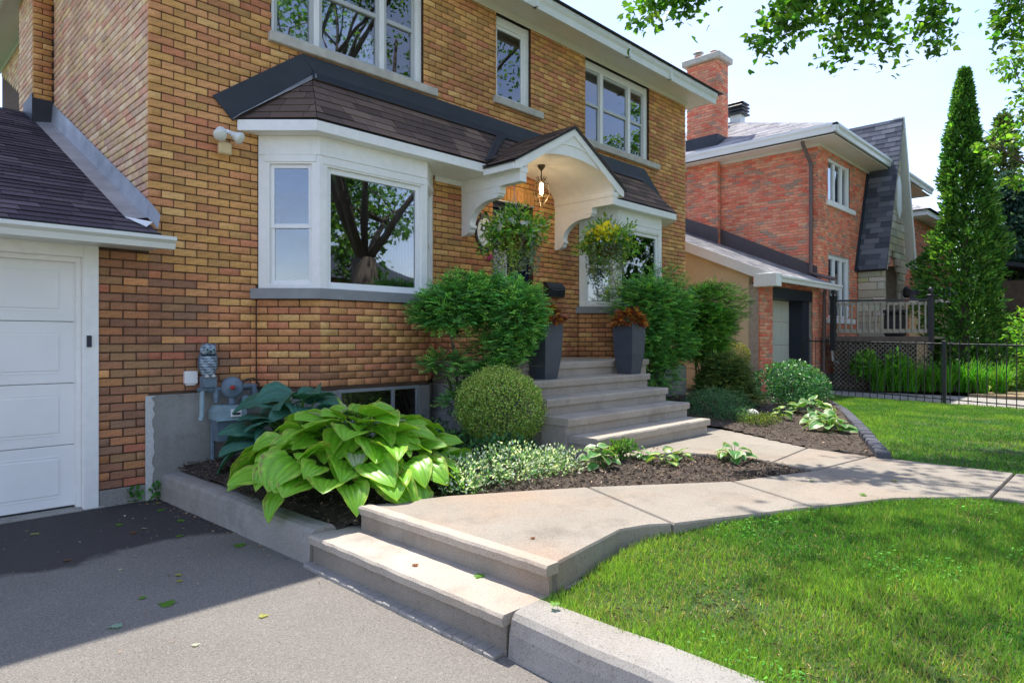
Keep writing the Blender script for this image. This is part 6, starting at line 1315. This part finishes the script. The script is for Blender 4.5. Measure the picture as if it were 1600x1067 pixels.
MB().box(24.2, -1.6, .2, 25.58, .2, 2.6, 0).build('annex', 'stucco', th_); MB().prism([(24.0, -1.8, 2.6), (25.58, -1.8, 3.2), (25.58, .3, 3.2), (24.0, .3, 2.6)], (0, 0, .1)).build('annex_roof', 'dark_flash', th_)
# dark shed roof glimpsed right of the cedar
sh_ = thing('dark_shed', 'low dark shed roof glimpsed right of the tall cedar', 'shed', (23.2, -4.3, .2)); MB().box(22.2, -5.2, .2, 24.2, -3.4, 3.2, .01).build('wall', 'dark_wood', sh_); MB().prism([(21.9, -5.5, 3.2), (24.5, -5.5, 3.2), (24.5, -3.2, 3.7), (21.9, -3.2, 3.7)], (0, 0, .12)).build('roof', 'dark_flash', sh_)

# ================================================================ GRASS
def vnoise(x, y, s, seed):
    r = np.random.default_rng(seed); g = r.random((64, 64)); X, Y = x * s, y * s; i, j = np.floor(X).astype(int), np.floor(Y).astype(int); fx, fy = X - i, Y - j; fx = fx * fx * (3 - 2 * fx); fy = fy * fy * (3 - 2 * fy); G = lambda a, b: g[a % 64, b % 64]
    return (G(i, j) * (1 - fx) + G(i + 1, j) * fx) * (1 - fy) + (G(i, j + 1) * (1 - fx) + G(i + 1, j + 1) * fx) * fy
def grass(name, lab, poly, zf, n, lmin, lmax, wd, box, dry=0.0):
    x = RNG.uniform(box[0], box[1], n * 3); y = RNG.uniform(box[2], box[3], n * 3); k = pip(x, y, poly); x, y = x[k][:n], y[k][:n]; f = vnoise(x, y, 1.6, 3) * .6 + vnoise(x, y, 4.3, 4) * .4; m0 = len(x)
    dryness = np.clip((vnoise(x, y, 1.1, 9) * .6 + vnoise(x, y, 3.3, 10) * .4 - .57) * 2.6 + dry * smoothstep(1.7, .5, x), 0, 1)
    keep = RNG.random(m0) > dryness * .62; x, y, f, dryness = x[keep], y[keep], f[keep], dryness[keep]; m = len(x)
    z = zf(x, y); d = rnd(m, .42); d[:, 2] = 1; L = RNG.uniform(lmin, lmax, m) * (.40 + 1.25 * f) * (1 - .35 * dryness)
    c = colvar((.080, .225, .030), m, .30, .12); c2 = colvar((.245, .40, .06), m, .24, .1); t_ = np.clip((f - .35) * 2.2 + RNG.normal(size=m) * .2, 0, 1)[:, None]; c = c * (1 - t_) + c2 * t_
    k = RNG.random(m) < (.06 + .45 * dryness); c[k] = colvar((.34, .33, .11), k.sum(), .25, .08)
    o = leaves(name, 'grass_leaf', np.stack([x, y, z - .004], 1), d, rnd(m), L, RNG.uniform(wd * .7, wd * 1.3, m), c, 'blade', None, kind='stuff'); return tag(o, lab, 'grass')
grass('grass', 'patchy green lawn grass by the driveway kerb and walkway', NEAR, near_z, 165000, .018, .052, .005, (.36, 3.75, -7.6, -4.3), .55)
grass('grass', 'bright green lawn grass between the walkway and the iron fence', FAR, far_z, 110000, .022, .050, .008, (4.8, 13.5, -8.2, -1.0))
def clover(n, poly, zf, box, lab):
    x = RNG.uniform(box[0], box[1], n * 5); y = RNG.uniform(box[2], box[3], n * 5); k = pip(x, y, poly) & (vnoise(x, y, 2.1, 21) > .56); x, y = x[k][:n], y[k][:n]; m = len(x); nn = rnd(m, .35); nn[:, 2] += 1; d = rnd(m); d[:, 2] *= .3
    o = leaves('clover', 'grass_leaf', np.stack([x, y, zf(x, y) + RNG.uniform(.008, .04, m)], 1), d, nn, RNG.uniform(.010, .024, m), RNG.uniform(.008, .018, m), colvar((.10, .32, .035), m, .3, .12), 'oval6', None, kind='stuff'); tag(o, lab, 'clover')
clover(2200, NEAR, near_z, (.36, 3.75, -7.6, -4.3), 'clover and broad weeds growing through the near lawn')
o = None
# broad weeds in the lawn edge are part of the grass; litter of dry bits on driveway
def thatch(n):
    x = RNG.uniform(.4, 3.7, n * 3); y = RNG.uniform(-7.4, -4.4, n * 3); k = pip(x, y, NEAR); x, y = x[k][:n], y[k][:n]; m = len(x); d = rnd(m); d[:, 2] *= .12
    o = leaves('thatch', 'chip', np.stack([x, y, near_z(x, y) + .004], 1), d, rnd(m, .3) + np.array([[0, 0, 1]]), RNG.uniform(.02, .06, m), RNG.uniform(.002, .006, m), colvar((.30, .23, .12), m, .4, .1), 'oval', None, kind='stuff'); tag(o, 'dry straw thatch lying between the near grass blades', 'thatch')
thatch(9000)
def litter(n):
    x = RNG.uniform(-2.2, .1, n); y = -.05 - np.abs(RNG.normal(size=n)) * 1.3; k = RNG.random(n) < .3; x[k] = .06 - np.abs(RNG.normal(size=k.sum())) * .06 + .05 * (-y[k] / 2.6)
    o = leaves('litter', 'chip', np.stack([x, y, np.full(n, .008)], 1), rnd(n) * np.array([[1, 1, .15]]), rnd(n, .3) + np.array([[0, 0, 1]]), RNG.uniform(.012, .035, n), RNG.uniform(.005, .012, n), colvar((.32, .24, .13), n, .5, .15), 'oval', None, kind='stuff'); tag(o, 'dry seed litter scattered on the asphalt by the garage', 'litter')
litter(230)
# fallen leaves
FM = {}
def maple_mesh(key, col):
    pts = [(0, -.15), (.06, .0), (.40, -.12), (.33, .10), (.62, .30), (.40, .36), (.45, .62), (.22, .52), (.16, .78), (0, 1.0), (-.16, .78), (-.22, .52), (-.45, .62), (-.40, .36), (-.62, .30), (-.33, .10), (-.40, -.12), (-.06, .0)]
    V = [(0, .3, .06)] + [(x, y, .03 * math.sin(x * 5 + y * 4) + .10 * (x * x + (y - .3) ** 2)) for x, y in pts] + [(.01, -.7, .05), (-.01, -.7, .05)]; n = len(pts)
    F = [(0, 1 + i, 1 + (i + 1) % n) for i in range(n)] + [(1, n + 1, n + 2)]
    me = bpy.data.meshes.new('leaf_blade'); me.from_pydata(V, [], F); a = me.color_attributes.new('Col', 'FLOAT_COLOR', 'POINT'); a.data.foreach_set('color', np.tile(np.array([*col, 1], 'f'), len(V))); me.materials.append(M['leaf']); me.update(); FM[key] = me
for key, col in (('g', (.13, .30, .03)), ('p', (.34, .52, .42)), ('y', (.42, .42, .10)), ('b', (.26, .10, .04)), ('w', (.55, .56, .46))): maple_mesh(key, col)
CN = {'g': 'green', 'p': 'pale bluish green', 'y': 'yellow-green', 'b': 'brown', 'w': 'whitish'}
for i, (k, x, y, z, s, where) in enumerate([
    ('g', .02, -1.95, 0, .085, 'lying at the foot of the hosta kerb'), ('g', -.70, -2.69, 0, .085, 'in the middle of the shaded asphalt'), ('p', -.98, -2.79, 0, .07, 'near the edge of the driveway shadow'), ('y', -.42, -3.22, 0, .05, 'alone on the sunlit asphalt'),
    ('g', -.80, -2.47, 0, .04, 'just behind the largest green leaf on the asphalt'), ('y', -.50, -2.24, 0, .045, 'farther of two small leaves on the grey asphalt'), ('y', -.56, -2.36, 0, .04, 'nearer of two small leaves on the grey asphalt'), ('g', -.46, -.72, 0, .06, 'on the dark asphalt patch below the garage trim'),
    ('y', -.97, -.56, 0, .06, 'on the dark asphalt patch in front of the garage door'), ('g', -.04, -.95, 0, .06, 'on the dark patch beside the kerb'), ('g', -.05, -.51, 0, .06, 'on the dark patch close to the kerb corner'), ('b', -.95, -1.42, 0, .05, 'on the front edge of the dark asphalt patch'),
    ('w', -.33, -.98, 0, .04, 'in the middle of the dark asphalt patch'), ('b', -.45, -1.06, 0, .05, 'next to the whitish one on the dark patch'), ('w', -.73, -1.87, 0, .03, 'just in front of the dark patch'), ('y', .02, -.22, 0, .05, 'in the corner between kerb and wall'), ('w', -.81, -3.29, 0, .035, 'low on the sunlit asphalt'), ('g', -.21, -1.40, 0, .055, 'at the right end of the dark patch edge'),
    ('y', .48, -3.58, .20, .045, 'on the lower driveway step near its back'), ('g', .42, -3.99, .20, .06, 'on the lower driveway step near its right end'), ('b', .25, -3.62, .20, .04, 'on the lower driveway step near its front edge'), ('g', .33, -4.60, .232, .05, 'on the rounded end of the lawn kerb'),
    ('g', 3.10, -5.10, .353, .05, 'on the walkway beside the lawn edge'), ('g', 3.35, -4.67, .353, .04, 'on the walkway near the mulch tip'), ('y', 3.81, -5.14, .353, .05, 'on the walkway farthest from the steps'), ('b', .73, -4.10, .353, .035, 'on the landing near its front corner')]):
    t_ = thing('fallen_leaf', 'fallen %s maple leaf %s' % (CN[k], where), 'leaf', (x, y, z + .004), 'fallen leaves on the paving'); o = bpy.data.objects.new('leaf_blade', FM[k]); link(o, t_); o.location = (x, y, z + .006); o.scale = (s,) * 3; o.rotation_euler = (random.uniform(-.1, .1), random.uniform(-.1, .1), random.uniform(0, 6.28))
